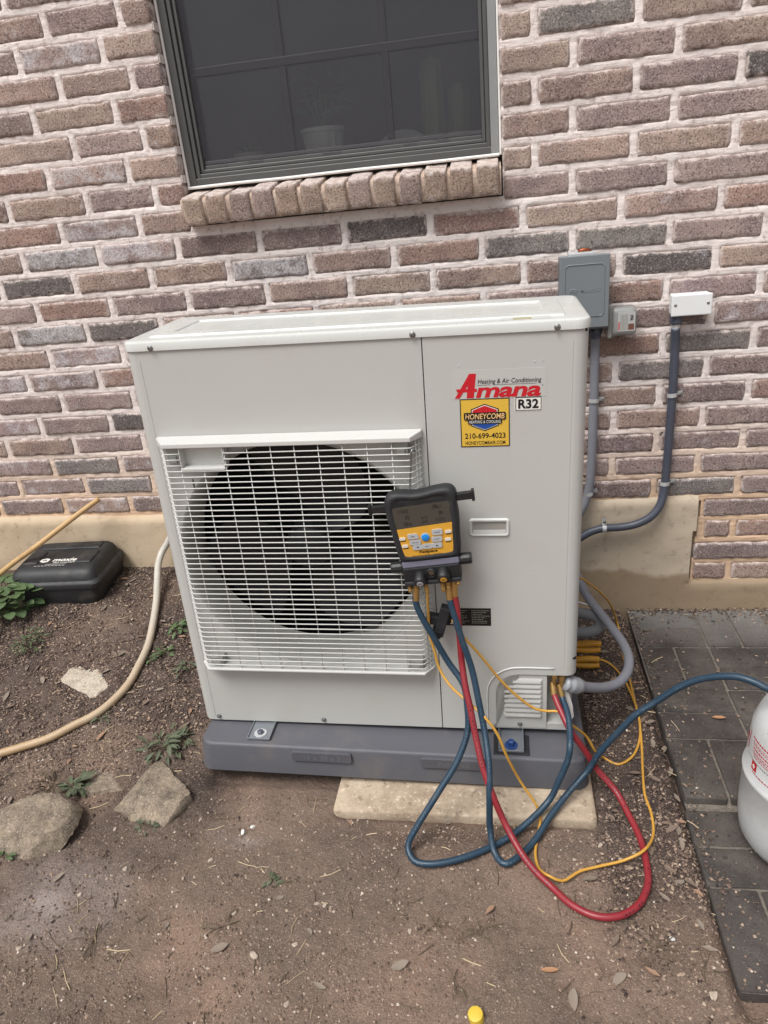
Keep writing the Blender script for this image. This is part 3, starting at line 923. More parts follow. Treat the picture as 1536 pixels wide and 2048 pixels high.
# ------------------------------------------------------------------ window
def ring(x0, x1, z0, z1, w, y0, y1, b=.002):
    m = MB()
    m.rbox(x0, x0 + w, y0, y1, z0, z1, b); m.rbox(x1 - w, x1, y0, y1, z0, z1, b)
    m.rbox(x0 + w - .001, x1 - w + .001, y0 + .0007, y1, z0, z0 + w, b); m.rbox(x0 + w - .001, x1 - w + .001, y0 + .0007, y1, z1 - w, z1, b)
    return m
fz0, fz1 = 1.388, 2.34
win = ring(-.093, .801, fz0, fz1, .022, .036, .10).build('window', MAT['frame'], house)
tag(win, 'dark bronze aluminium window with a grey insect screen')
def wpart(m, name, mat, **k): return m.build(name, mat, win, **k)
wpart(ring(-.070, .778, fz0 + .021, fz1 - .021, .012, .042, .09), 'inner_frame', MAT['frame'])
wpart(ring(-.057, .765, fz0 + .034, fz1 - .034, .010, .050, .075), 'screen_frame', MAT['frame'])
m = MB(); m.rbox(.778, .7995, .0335, .0362, fz0 + .004, fz1 - .02, .0008); wpart(m, 'lit_frame_strip', MAT['frame_lit'])  # thin strip over the right frame, its pale colour painting the light there
m = MB()
for i, zz in enumerate((1.4325, 1.4445)): m.rbox(-.046, .754, .058 + .004 * i, .07 + .004 * i, zz, zz + .009, .001)
wpart(m, 'bottom_rail', MAT['frame'])
# screen: a slightly slack sheet
V = []; F = []
nx, nz = 60, 60
for j in range(nz + 1):
    for i in range(nx + 1):
        x = -.048 + .804 * i / nx; z = 1.431 + (fz1 - .05 - 1.431) * j / nz
        V.append((x, .0585 + .0012 * math.sin(x * 41 + z * 9) * math.sin(z * 30 + x * 17), z))
for j in range(nz):
    for i in range(nx):
        a = j * (nx + 1) + i
        F.append((a, a + 1, a + nx + 2, a + nx + 1))
mk('insect_screen', V, F, MAT['screen'], win, True)
# glass and the grid of muntins behind it
xs = [-.046, .217, .503, .755]; zs = [1.455, 1.677, 1.985, 2.29]
for i in range(3):
    for j in range(3):
        m = MB(); m.box(xs[i] + .001, xs[i + 1] - .001, .083, .087, zs[j] + .001, zs[j + 1] - .001); wpart(m, 'pane', MAT['pane'])
for x in xs[1:3]: wpart(MB().rbox(x - .010, x + .010, .074, .0815, 1.456, 2.289, .002), 'muntin', MAT['muntin'])
for z in zs[1:3]: wpart(MB().rbox(-.045, .754, .0725, .0805, z - .011, z + .011, .002), 'muntin', MAT['muntin'])
m = MB()
m.rbox(-.0995, -.0925, .032, .05, 1.386, fz1, .002); m.rbox(.8005, .8065, .012, .04, 1.386, fz1, .002)
m.tube([(-.098, .030, 1.3865), (.05, .031, 1.3875), (.2, .030, 1.3865), (.4, .031, 1.388), (.6, .030, 1.387), (.8, .030, 1.3875)], .0042, 8, .02)
wpart(m, 'caulk', MAT['caulk'])
# the dark room behind
m = MB()
m.box(-1.2, 1.9, 2.2, 2.25, .3, 2.6); m.box(-1.25, -1.2, .12, 2.2, .3, 2.6); m.box(1.9, 1.95, .12, 2.2, .3, 2.6)
m.box(-1.2, 1.9, .12, 2.2, 2.6, 2.65); m.box(-1.2, 1.9, .12, 2.2, .25, .3)
m.box(-1.2, -.095, .0895, .12, .3, 2.6); m.box(.803, 1.9, .0895, .12, .3, 2.6); m.box(-.095, .803, .0895, .12, .3, 1.385)
m.build('room_shell', MAT['room'], house)
MB().rbox(-.09, .80, .10, .38, 1.385, 1.415, .004).build('inner_window_sill', MAT['pot'], house)

def pot(name, label, x, y, z, prof, mat, group=None):
    t = thing(name, label, 'plant', (x, y, z))
    MB().lathe(prof, 28).build('pot', mat, t, auto=40)
    return t
zi = 1.415
p = pot('potted_plant', 'leafy green plant in a white ribbed pot behind the window screen', .285, .55, zi,
        [(.0, .0), (.045, 0), (.05, .01), (.058, .085), (.066, .09), (.066, .10), (.058, .10), (.054, .07), (0, .07)], MAT['pot'])
m = MB()
for i in range(16):
    a = 2 * PI * i / 16
    m.tube([(.0485 * math.cos(a), .0485 * math.sin(a), .008), (.0575 * math.cos(a), .0575 * math.sin(a), .084)], .004, 6, .03)
m.build('rib', MAT['pot'], p, smooth=True)
def leaf_cloud(name, par, mat, n, cx, cz, rx, rz, size, seed, droop=.3):
    r = random.Random(seed); m = MB()
    for i in range(n):
        a = r.uniform(0, 2 * PI); q = r.uniform(.1, 1) ** .6
        p0 = Vector((cx + rx * q * math.cos(a), rx * q * math.sin(a), cz + rz * r.uniform(-1, 1)))
        leaf(m, p0, Vector((math.cos(a), math.sin(a), r.uniform(-droop, .6))).normalized(), size * r.uniform(.6, 1.2), r)
    return m.build(name, mat, par, smooth=True)
def leaf(m, p0, d, s, r, wd=.5, bend=.25):
    side = d.cross(Vector((r.uniform(-.3, .3), r.uniform(-.3, .3), 1))).normalized()
    up = side.cross(d).normalized()
    pts = []
    for t, w in ((0, .06), (.25, .75), (.55, 1), (.85, .6), (1, .05)):
        cpt = p0 + d * (s * t) - up * (bend * s * t * t)
        pts.append((cpt + side * (s * wd * .5 * w) + up * (.06 * s * w), cpt, cpt - side * (s * wd * .5 * w) + up * (.06 * s * w)))
    v = [q for tr in pts for q in tr]; f = []
    for i in range(4):
        b = i * 3
        f += [(b, b + 1, b + 4, b + 3), (b + 1, b + 2, b + 5, b + 4)]
    m.add(v, f)
leaf_cloud('foliage', p, MAT['leafy'], 34, .0, .20, .055, .075, .06, 3)
m = MB()
for i in range(5): m.tube([(0, 0, .07), (.01 * (i - 2), .005 * i, .13), (.02 * (i - 2), .01 * i - .02, .2)], .0025, 6, .02)
m.build('stem', MAT['leafy'], p)
p = pot('potted_plant', 'small spiky plant in a tan pot at the left end of the inner sill', .055, .53, zi,
        [(0, 0), (.036, 0), (.048, .05), (.05, .055), (.044, .055), (.04, .045), (0, .045)], MAT['pot_tan'])
r_ = random.Random(4); m = MB()
for i in range(14):
    a = r_.uniform(0, 2 * PI); leaf(m, Vector((0, 0, .05)), Vector((math.cos(a), math.sin(a), r_.uniform(.3, 1.6))).normalized(), .06, r_, .16, .3)
m.build('foliage', MAT['leafy'], p, smooth=True)
def cactus(x, y, h, rr, label):
    t = thing('column_cactus', label, 'cactus', (x, y, zi), group=None)
    n = 48; V = []; F = []
    Hs = [0, .02, h * .5, h - rr * 1.2, h - rr * .5, h - rr * .12, h]; Rs = [.8, 1, 1, 1, .85, .45, .02]
    for hh, q in zip(Hs, Rs):
        for i in range(n):
            a = 2 * PI * i / n; rad = rr * q * (1 + .16 * math.cos(a * 6))
            V.append((rad * math.cos(a), rad * math.sin(a), .045 + hh))
    for j in range(len(Hs) - 1):
        for i in range(n): F.append((j * n + i, j * n + (i + 1) % n, (j + 1) * n + (i + 1) % n, (j + 1) * n + i))
    mk('stem', V, F, MAT['cactus'], t, True)
    MB().lathe([(0, 0), (.03, 0), (.04, .05), (.036, .05), (0, .045)], 20).build('pot', MAT['pot_tan'], t, auto=40)
cactus(.615, .55, .20, .028, 'tall ribbed column cactus behind the right side of the window')
cactus(.69, .56, .13, .026, 'shorter ribbed column cactus beside the tall one behind the window')
t = thing('shell_ornament', 'smooth white rounded ornament lying on the inner window sill', 'ornament', (.525, .52, zi))
V = []; F = []
nu, nv = 24, 12
for j in range(nv + 1):
    b = -PI / 2 + PI * j / nv
    for i in range(nu):
        a = 2 * PI * i / nu
        q = 1 + .12 * math.sin(2 * a + 1) + .08 * math.sin(3 * a)
        V.append((.062 * q * math.cos(b) * math.cos(a), .04 * math.cos(b) * math.sin(a), .032 + .032 * math.sin(b) * (1 + .2 * math.cos(a * 2))))
for j in range(nv):
    for i in range(nu): F.append((j * nu + i, j * nu + (i + 1) % nu, (j + 1) * nu + (i + 1) % nu, (j + 1) * nu + i))
mk('body', V, F, MAT['pot'], t, True)

# ------------------------------------------------------------------ pavers
path = bpy.data.objects.new('paver_path', None); link(path); tag(path, kind='structure', label='dark concrete pavers laid in basket weave along the wall')
_pm = {}
def paver(x0, x1, y0, y1, top):
    w, d = round(x1 - x0, 4), round(y1 - y0, 4)
    key = (w, d)
    if key not in _pm:
        me = MB().rbox(-w / 2, w / 2, -d / 2, d / 2, -.05, 0, .004, 2)
        o = me.build('paver', MAT['paver']); o.data.polygons.foreach_set("use_smooth", [True] * len(o.data.polygons))
        o.data.set_sharp_from_angle(angle=R(50))
        _pm[key] = o.data; bpy.data.objects.remove(o)
    o = bpy.data.objects.new('paver', _pm[key])
    o.location = ((x0 + x1) / 2, (y0 + y1) / 2, top + rng.uniform(-.0015, .0015))
    o.rotation_euler = (rng.uniform(-.006, .006), rng.uniform(-.006, .006), rng.uniform(-.006, .006))
    link(o, path)
S = 0.203; gp = .0062
rows_y = [(.121, .330), (-.083, .121), (-.286, -.083), (-.489, -.286), (-.708, -.503), (-.924, -.708)]
for ci in range(6):
    xa = 1.180 + ci * S + (.016 if ci >= 2 else 0) + (.016 if ci >= 4 else 0)
    for ri, (ya, yb) in enumerate(rows_y):
        top = -.028 if ri < 4 else -.045
        xo = xa - (.006 if ri >= 4 else 0) + (.004 if ri in (0, 1) else 0)
        if (ri + ci) % 2 == 0:
            ym = (ya + yb) / 2
            paver(xo + gp / 2, xo + S - gp / 2, ya + gp / 2, ym - gp / 2, top); paver(xo + gp / 2, xo + S - gp / 2, ym + gp / 2, yb - gp / 2, top)
        else:
            paver(xo + gp / 2, xo + S / 2 - gp / 2, ya + gp / 2, yb - gp / 2, top); paver(xo + S / 2 + gp / 2, xo + S - gp / 2, ya + gp / 2, yb - gp / 2, top)
# sand in the joints
V = []; F = []
X = np.linspace(1.183, 2.45, 120); Y = np.linspace(-.922, .342, 120)
for y in Y:
    for x in X:
        V.append((x, y, (-.0325 if y > -.486 else -.0495) + .0022 * float(fbm(np.array([x * 30]), np.array([y * 30]), 3, 4)[0])))
for j in range(119):
    for i in range(119):
        a = j * 120 + i; F.append((a, a + 1, a + 121, a + 120))
o = mk('joint_sand', V, F, MAT['joint'], path, True); tag(o, kind='stuff')

# ------------------------------------------------------------------ equipment pad and the slab under it
slab = thing('concrete_slab', 'worn tan concrete slab showing under the front of the plastic pad', 'slab', (.667, -.53, -.06))
m = MB(); m.rbox(-.308, .308, -.046, .44, -.02, .044, .008, 2)
o = m.build('block', MAT['slab'], slab, auto=60)
pad = thing('equipment_pad', 'dark grey plastic equipment pad under the air conditioner', 'pad', (.484, -.489, .078), (0, .030, 0))
PWH, PD, PHT = .4875, .457, .078
bm = bmesh.new()
V = [(-PWH, 0, 0), (PWH, 0, 0), (PWH, PD, 0), (-PWH, PD, 0)]
vt = [bm.verts.new((x * .985, .010 + y * .96, 0)) for x, y, z in V]
vb = [bm.verts.new((x, y, -PHT)) for x, y, z in V]
bm.faces.new(vt); bm.faces.new(vb[::-1])
for i in range(4): bm.faces.new((vt[i], vb[i], vb[(i + 1) % 4], vt[(i + 1) % 4]))
ve = [e for e in bm.edges if abs(e.verts[0].co.z - e.verts[1].co.z) > .05]
bmesh.ops.bevel(bm, geom=ve, offset=.035, segments=6, affect='EDGES', profile=.5)
te = [e for e in bm.edges if e.verts[0].co.z > -.001 and e.verts[1].co.z > -.001 and len(e.link_faces) == 2 and any(abs(f.normal.z) < .9 for f in e.link_faces)]
bmesh.ops.bevel(bm, geom=te, offset=.007, segments=3, affect='EDGES', profile=.5)
bm.verts.index_update()
m = MB(); m.add([v.co[:] for v in bm.verts], [[v.index for v in f.verts] for f in bm.faces]); bm.free()
m.build('pad_body', MAT['pad'], pad, auto=35)
for (xc, w, s_) in ((-.160, .075, '18 x 38 x 3'), (.165, .078, 'PolarPad')):
    q = MB().prism(rrect(xc - w, xc + w, -.034, -.008, .006), -.0005, .008).build('label_panel', MAT['pad'], pad, auto=30)
    text('lettering', s_, .021, MAT['pad_letter'], q, (xc, -.0215), -.0014, .01)

# ------------------------------------------------------------------ the outdoor unit
UL, UR = (0, -.3997, .1), (0, .0163, -.002)
ac = thing('air_conditioner', 'beige outdoor air conditioner unit with a large fan grille', 'air conditioner', UL, UR)
UM = Matrix.Translation(UL) @ Matrix.Rotation(-.002, 4, 'Z') @ Matrix.Rotation(.0163, 4, 'Y')
W_, D_, H_ = .94, .3097, .9662
FX, FZ, FR = .3195, .477, .2905
XS = .6195
# left front panel with the round fan opening
def front_panel():
    x0, x1, z0, z1 = .015, XS - .0012, .0, H_ - .001
    angs = sorted([2 * PI * i / 96 for i in range(96)] + [math.atan2(z - FZ, x - FX) % (2 * PI) for x in (x0, x1) for z in (z0, z1)])
    V = []; F = []
    for a in angs:
        c, s_ = math.cos(a), math.sin(a)
        tx = ((x1 - FX) / c if c > 1e-9 else ((x0 - FX) / c if c < -1e-9 else 1e9)); tz = ((z1 - FZ) / s_ if s_ > 1e-9 else ((z0 - FZ) / s_ if s_ < -1e-9 else 1e9))
        t = min(tx, tz)
        V += [(FX + FR * c, 0, FZ + FR * s_), (FX + max(t, FR + .001) * c, 0, FZ + max(t, FR + .001) * s_)]
    n = len(angs)
    for i in range(n):
        j = (i + 1) % n
        F.append((2 * i, 2 * i + 1, 2 * j + 1, 2 * j))
    m = MB(); m.add(V, F)
    # rounded left corner and side
    prof = [(.015, 0)] + [(.015 - .024 * math.sin(a), .024 - .024 * math.cos(a)) for a in np.linspace(0, PI / 2, 7)[1:]] + [(-.009, D_)]
    n = len(prof)
    m.add([(x, y, z0) for x, y in prof] + [(x, y, z1) for x, y in prof], [(i + 1, i, i + n, i + 1 + n) for i in range(n - 1)])
    m.add([(x1, 0, z0), (x1, .012, z0), (x1, .012, z1), (x1, 0, z1)], [(0, 1, 2, 3)])
    return m.build('front_panel', MAT['cabinet'], ac, auto=40)
fp = front_panel()
MB().rbox(.0225, .0243, -.0008, .004, .012, H_ - .02, .0006).build('panel_bead', MAT['cabinet'], fp)
m = MB(); m.box(.0885, .0915, -.0004, .003, .655, .678); m.build('drain_slot', MAT['dark'], fp)
# right-hand service panel with the arched notch at its foot
def service_panel():
    z1 = H_ - .001
    poly = [(XS + .0012, 0), (.745, 0), (.745, .018), (.752, .018), (.752, .112)]
    for a in np.linspace(0, PI / 2, 9)[1:]:
        poly.append((.806 - .054 * math.cos(a), .112 + .054 * math.sin(a)))
    poly += [(.916, .166), (.916, z1), (XS + .0012, z1)]
    bm = bmesh.new()
    f = bm.faces.new([bm.verts.new((x, 0, z)) for x, z in poly])
    bmesh.ops.triangulate(bm, faces=[f]); bm.verts.index_update()
    m = MB(); m.add([v.co[:] for v in bm.verts], [[v.index for v in q.verts] for q in bm.faces]); bm.free()
    prof = [(.916, 0)] + [(.916 + .024 * math.sin(a), .024 - .024 * math.cos(a)) for a in np.linspace(0, PI / 2, 7)[1:]] + [(.94, D_)]
    n = len(prof)
    m.add([(x, y, .166) for x, y in prof] + [(x, y, z1) for x, y in prof], [(i, i + 1, i + 1 + n, i + n) for i in range(n - 1)])
    k = len(poly) - 3
    m.add([(x, 0, z) for x, z in poly[:k]] + [(x, .012, z) for x, z in poly[:k]], [(i, i + k, i + k + 1, i + 1) for i in range(k - 1)])
    m.box(.9385, .94, .16, D_, 0, .166)
    return m.build('service_panel', MAT['cabinet'], ac, auto=40)
sp = service_panel()
MB().rbox(.9085, .910, -.0008, .004, .185, H_ - .02, .0006).build('panel_bead', MAT['cabinet'], sp)
arch = [(.8 + .072, .1, .188)]
pts = [(.888, -.0008, .186), (.806, -.0008, .186)] + [(.806 - .074 * math.sin(a), -.0008, .112 + .074 * math.cos(a)) for a in np.linspace(0, PI / 2, 8)[1:]] + [(.732, -.0008, .02)]
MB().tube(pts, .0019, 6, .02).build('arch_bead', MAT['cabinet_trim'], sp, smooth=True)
# lid
def lid():
    def loop(ins, z):
        return [(x, y, z) for x, y in rrect(-.012 + ins, W_ + .003 - ins, -.004 + ins, D_ + .004 - ins, max(.028 - ins, .004), 6)]
    L = [loop(.004, H_), loop(.0, H_), loop(.0, H_ + .0135), loop(.0015, H_ + .0172), loop(.0055, H_ + .0195), loop(.010, H_ + .0199), loop(.045, H_ + .0199), loop(.0475, H_ + .0228), loop(.052, H_ + .0232), loop(.085, H_ + .0232), loop(.0875, H_ + .0205), loop(.092, H_ + .020)]
    n = len(L[0]); V = [p for l in L for p in l]; F = []
    for j in range(len(L) - 1):
        for i in range(n):
            F.append((j * n + i, j * n + (i + 1) % n, (j + 1) * n + (i + 1) % n, (j + 1) * n + i))
    F.append(tuple(range((len(L) - 1) * n, len(L) * n)))
    m = MB(); m.add(V, F)
    return m.build('lid', MAT['cabinet_trim'], ac, auto=35)
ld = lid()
m = MB()
a, b_, c_, d_ = .69, .82, .022, .040
m.box(.775, .868, .018, .0184, H_ + .0199, H_ + .0203); m.box(.775, .868, .0396, .040, H_ + .0199, H_ + .0203)
m.box(.775, .7754, .018, .040, H_ + .0199, H_ + .0203); m.box(.8676, .868, .018, .040, H_ + .0199, H_ + .0203)
m.build('sticker_outline', MAT['gray_line'], ld)
m = MB()
for i in range(4): m.box(.797, .832, .021 + i * .0045, .0235 + i * .0045, H_ + .0199, H_ + .0203)
m.build('sticker_print', plain('tan_print', lin(178, 168, 130), .5), ld)
MB().box(.004, W_ - .004, .006, D_ - .004, H_ - .006, H_ + .002).build('lid_shadow_gap', MAT['dark'], ac)
def screw(x, z, y=-.004, par=ac, r=.0062):
    MB().lathe([(r, .0005), (r, -.001), (r * .62, -.0022), (r * .55, -.0052), (r * .38, -.0056), (r * .34, -.0036), (0, -.0036)], 14, (x, y, z), 'y').build('screw', MAT['screw'], par, auto=30)
for x in (.055, .603, .879): screw(x, H_ + .006)
screw(.034, .012, -.0005); screw(.316, .012, -.0005)
# inside: bell mouth, fan, coil
prof = []
for a in np.linspace(0, PI / 2, 9): prof.append((.274 + .0165 - .0165 * math.sin(a), .050 - .050 * math.cos(a)))
prof.append((.274, .10))
m = MB(); m.lathe(prof, 72, (FX, 0, FZ), 'y', caps=False)
m.build('fan_shroud', MAT['shroud'], ac, smooth=True)
MB().box(.012, XS - .01, .262, .268, .012, H_ - .012).build('coil', MAT['coil'], ac)
m = MB(); m.box(.012, .018, .10, .262, .01, H_ - .01); m.box(XS - .016, XS - .01, .02, .3, .01, H_ - .01); m.box(.012, XS - .01, .10, .262, H_ - .02, H_ - .012); m.box(.012, XS - .01, .10, .262, .012, .02)
m.build('fan_chamber', MAT['dark'], ac)
MB().lathe([(0, .045), (.035, .047), (.052, .054), (.058, .066), (.058, .13), (0, .13)], 32, (FX, 0, FZ), 'y').build('fan_hub', MAT['fan'], ac, auto=40)
for b in range(3):
    V = []; F = []
    nr, na = 9, 12
    for i in range(nr + 1):
        r_ = .05 + (.262 - .05) * i / nr
        half = R(30) + R(14) * math.sin(PI * i / nr) ; sweep = R(28) * (i / nr) ** 1.5
        for j in range(na + 1):
            t = j / na
            a = b * 2 * PI / 3 + R(64) + sweep + (t - .5) * 2 * half
            y = .062 + .062 * (t) + .012 * math.sin(PI * t)
            V.append((FX + r_ * math.cos(a), y, FZ + r_ * math.sin(a)))
    for i in range(nr):
        for j in range(na):
            k = i * (na + 1) + j; F.append((k, k + 1, k + na + 2, k + na + 1))
    mk('fan_blade', V, F, MAT['fan'], ac, True)
# grille
gxb0, gxf0, gxf1, gxb1, gy = .030, .053, .587, .608, -.036
gz0, gz1 = .192, .763
def capstrip(z0, z1, sl):
    pl = [(gxb0 - .002, -.0006), (gxb0 - .002, -.010), (gxf0 - .002, gy - .004), (gxf1 + .002, gy - .004), (gxb1 + .002, -.010), (gxb1 + .002, -.0006)]
    n = len(pl); m = MB()
    v = [(x, y, z0) for x, y in pl] + [(x, y, z1 + sl * y) for x, y in pl]
    f = [tuple(range(n)), tuple(range(n, 2 * n))[::-1]] + [(i, i + n, (i + 1) % n + n, (i + 1) % n) for i in range(n)]
    m.add(v, f); return m
gr = capstrip(gz1, gz1 + .017, .16)
grille = gr.build('fan_grille', MAT['grille'], ac)
gbar = capstrip(gz0 - .006, gz0, 0).build('bottom_bar', MAT['grille'], grille)
for o in (grille, gbar):
    bv = o.modifiers.new('soft_edge', 'BEVEL'); bv.width = .0018; bv.segments = 2; bv.limit_method = 'ANGLE'
px0, px1, pz0 = .088, .185, .717
zi_ = gz1 - .0135
wn_ = 0
def wire_obj(pts, r):
    m = MB(); m.tube(pts, r, 6, smooth=False); return m.build('wire', MAT['grille'], grille, smooth=True)
def chain(x0, x1, z):
    p = []
    if x0 is None: p += [(gxb0, -.002, z), (gxb0 + .003, -.008, z), (gxf0 - .006, gy + .008, z), (gxf0 - .001, gy + .001, z), (gxf0 + .006, gy, z)]
    else: p += [(x0, gy, z)]
    if x1 is None: p += [(gxf1 - .006, gy, z), (gxf1 + .001, gy + .001, z), (gxf1 + .006, gy + .008, z), (gxb1 - .003, -.008, z), (gxb1, -.002, z)]
    else: p += [(x1, gy, z)]
    return p
while zi_ > gz0 + .004:
    if zi_ > pz0:
        wire_obj(chain(None, px0, zi_), .00145); wire_obj(chain(px1, None, zi_), .00145)
    else: wire_obj(chain(None, None, zi_), .00145)
    zi_ -= .01335
for x in [.084 + .0517 * i for i in range(10)]:
    top = pz0 - .003 if px0 - .01 < x < px1 - .01 else gz1 + .001
    wire_obj([(x, gy + .0028, gz0 - .001), (x, gy + .0028, top)], .0011)
for x, y in ((0.0440, -.022), (.0365, -.012), (.5975, -.022), (.603, -.012)): wire_obj([(x, y + .002, gz0 - .001), (x, y + .002, gz1 + .001)], .0014)
m = MB()
m.box(px0, px1, -.012, -.010, pz0, gz1 + .001); m.rbox(px0 - .002, px1 + .001, gy - .002, -.009, pz0 - .006, pz0, .0012)
m.box(px0 - .002, px0, gy, -.010, pz0, gz1 + .001); m.box(px1 - .001, px1 + .001, gy, -.010, pz0, gz1 + .001)
m.build('name_plate_recess', MAT['grille'], grille)
for (x0, x1, z0, z1) in ((.054, .082, .722, .760), (.552, .582, .728, .760), (.055, .088, .194, .216), (.550, .584, .194, .216)):
    m = MB(); m.rbox(x0, x1, -.026, -.001, z0, z1, .002); m.rbox(x0 + .006, x1 - .006, -.031, -.024, z0 + .004, z0 + (z1 - z0) * .55, .0015)
    m.build('corner_clip', MAT['grille_clip'], grille)
# recessed handle
hp = MB()
hx0, hx1, hz0, hz1 = .700, .788, .531, .574
rr = rrect(hx0, hx1, hz0, hz1, .008); ri = rrect(hx0 + .008, hx1 - .008, hz0 + .008, hz1 - .008, .003); n = len(rr)
rm = rrect(hx0 + .003, hx1 - .003, hz0 + .003, hz1 - .003, .006)
V = [(x, -.0004, z) for x, z in rr] + [(x, -.0048, z) for x, z in rm] + [(x, -.0042, z) for x, z in rrect(hx0 + .0065, hx1 - .0065, hz0 + .0065, hz1 - .0065, .004)] + [(x, -.0012, z) for x, z in ri]
F = []
for q in range(3):
    for i in range(n): F.append((q * n + i, q * n + (i + 1) % n, (q + 1) * n + (i + 1) % n, (q + 1) * n + i))
hp.add(V, F)
hd = hp.build('pull_handle', MAT['cabinet_trim'], sp, auto=50)
MB().box(hx0 + .007, hx1 - .007, -.0008, -.0004, hz0 + .007, hz1 - .007).build('handle_well', plain('handle_well_grey', lin(150, 148, 142), .5), sp)  # well floor is a darker grey than the panel
m = MB(); m.add([(hx0 + .009, -.0011, hz0 + .016), (hx1 - .009, -.0011, hz0 + .016), (hx1 - .009, -.0032, hz0 + .008), (hx0 + .009, -.0032, hz0 + .008)], [(3, 2, 1, 0)])
m.build('handle_lip', MAT['cabinet'], sp)
# small dents left by screws
for (x, z) in ((.690, .905), (.838, .908), (.852, .909), (.832, .437), (.80, .365)):
    MB().lathe([(.0016, -.0002), (.001, -.0009), (0, -.0009)], 10, (x, 0, z), 'y').build('rivet', MAT['zinc'], sp)
# louvred cover in the notch
lx0, lx1, lz0, lz1 = .7545, .872, .006, .163
def louvre_cover():
    poly = [(lx0 - .009, lz0), (lx1, lz0), (lx1, lz1), (.806, lz1)]
    for a in np.linspace(0, PI / 2, 8)[1:]: poly.append((.806 - .0515 * math.sin(a), .112 + .051 * math.cos(a)))
    poly += [(lx0, .020), (lx0 - .009, .020)]
    m = MB(); m.prism(poly, .0035, .007)
    return m.build('louvre_cover', MAT['cabinet'], ac)
lc = louvre_cover()
for i in range(8):
    z = .148 - i * .0142
    ins = .020 if i == 0 else (.008 if i == 1 else 0)
    x0, x1 = .770 + ins, .862
    v = [(x0, .0036, z + .005), (x1, .0036, z + .005), (x1, .0036, z - .006), (x0, .0036, z - .006), (x0 + .006, -.0026, z - .0035), (x1 - .006, -.0026, z - .0035), (x1 - .003, -.0022, z - .0065), (x0 + .003, -.0022, z - .0065)]
    m = MB(); m.add(v, [(0, 4, 5, 1), (0, 3, 7, 4), (1, 5, 6, 2), (4, 7, 6, 5), (3, 2, 6, 7)])
    m.build('louvre', MAT['cabinet'], lc, auto=50)
screw(.809, .016, .0035, lc)
m = MB(); m.box(.7538, .7546, .0025, .0036, .075, .112); m.build('cover_gap', MAT['dark'], lc)
# base pan, valve bay
m = MB(); m.rbox(.006, W_ - .012, .006, D_ - .006, -.001, .020, .002); m.build('base_pan', MAT['cabinet'], ac)
MB().box(.872, .936, .060, .063, .02, .20).build('valve_bay', MAT['cabinet'], ac)
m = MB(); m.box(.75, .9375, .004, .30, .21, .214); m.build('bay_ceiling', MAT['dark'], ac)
m = MB(); V = [(.905, .012, .125), (.918, .010, .13), (.934, .012, .07), (.938, .014, .035), (.930, .013, .022), (.917, .012, .06)]
m.add(V + [(x, y + .002, z) for x, y, z in V], [(5, 4, 3, 2, 1, 0), (6, 7, 8, 9, 10, 11)] + [(i, (i + 1) % 6, (i + 1) % 6 + 6, i + 6) for i in range(6)])
m.build('torn_flap', MAT['white_chip'], ac)
for (x, z) in ((.889, .150), (.906, .147)):
    m = MB(); m.rbox(x - .010, x + .010, .022, .055, z, z + .045, .003); m.lathe([(.006, -.012), (.006, .0), (.008, .0), (.008, .010), (.006, .012), (.006, .03)], 12, (x, .010, z + .010), 'y')
    m.build('service_valve', MAT['brass'], ac, auto=40)
    MB().tube([(x, .012, z - .022), (x, .014, z), (x, .025, z + .012)], .0062, 10, .006).build('valve_coupling', MAT['brass'], ac, smooth=True)
# feet
for x in (.157, .787):
    zo = .0065 if x < .5 else -.0005
    m = MB(); m.rbox(x - .030, x + .030, -.062, .03, -.0145 + zo, -.0115 + zo, .001); m.rbox(x - .030, x - .0275, -.062, .03, -.0125 + zo, -.001, .0008); m.rbox(x + .0275, x + .030, -.062, .03, -.0125 + zo, -.001, .0008); m.rbox(x - .030, x + .030, -.0632, -.0612, -.0135 + zo, -.008 + zo, .0008)
    ft = m.build('foot_bracket', MAT['bracket'], ac)
    MB().lathe([(0, -.0116), (.016, -.0116), (.016, -.0095), (.0, -.0095)], 20, (x, -.041, zo), 'z').build('washer', MAT['zinc'] if x < .5 else MAT['bolt'], ft, auto=40)
    MB().lathe([(.0085, -.0096), (.0085, -.004 if x < .5 else .002), (.006, -.002 if x < .5 else .004), (0, -.002 if x < .5 else .004)], 6, (x, -.041, zo), 'z').build('bolt_head', MAT['bolt'] if x > .5 else MAT['pvc_dark'], ft)
MB().rbox(.745, .83, -.068, -.0, -.0185, -.0152, .001).build('foot_shim', MAT['rubber'], ac)
# stickers and labels
Y1, Y2, Y3, Y4 = -.0005, -.0009, -.0013, -.0017
bs = MB().prism([(.676, .838), (.860, .838), (.860, .896), (.676, .896)], Y1, -.0001).build('brand_sticker', MAT['sticker_clear'], sp)
m = MB()
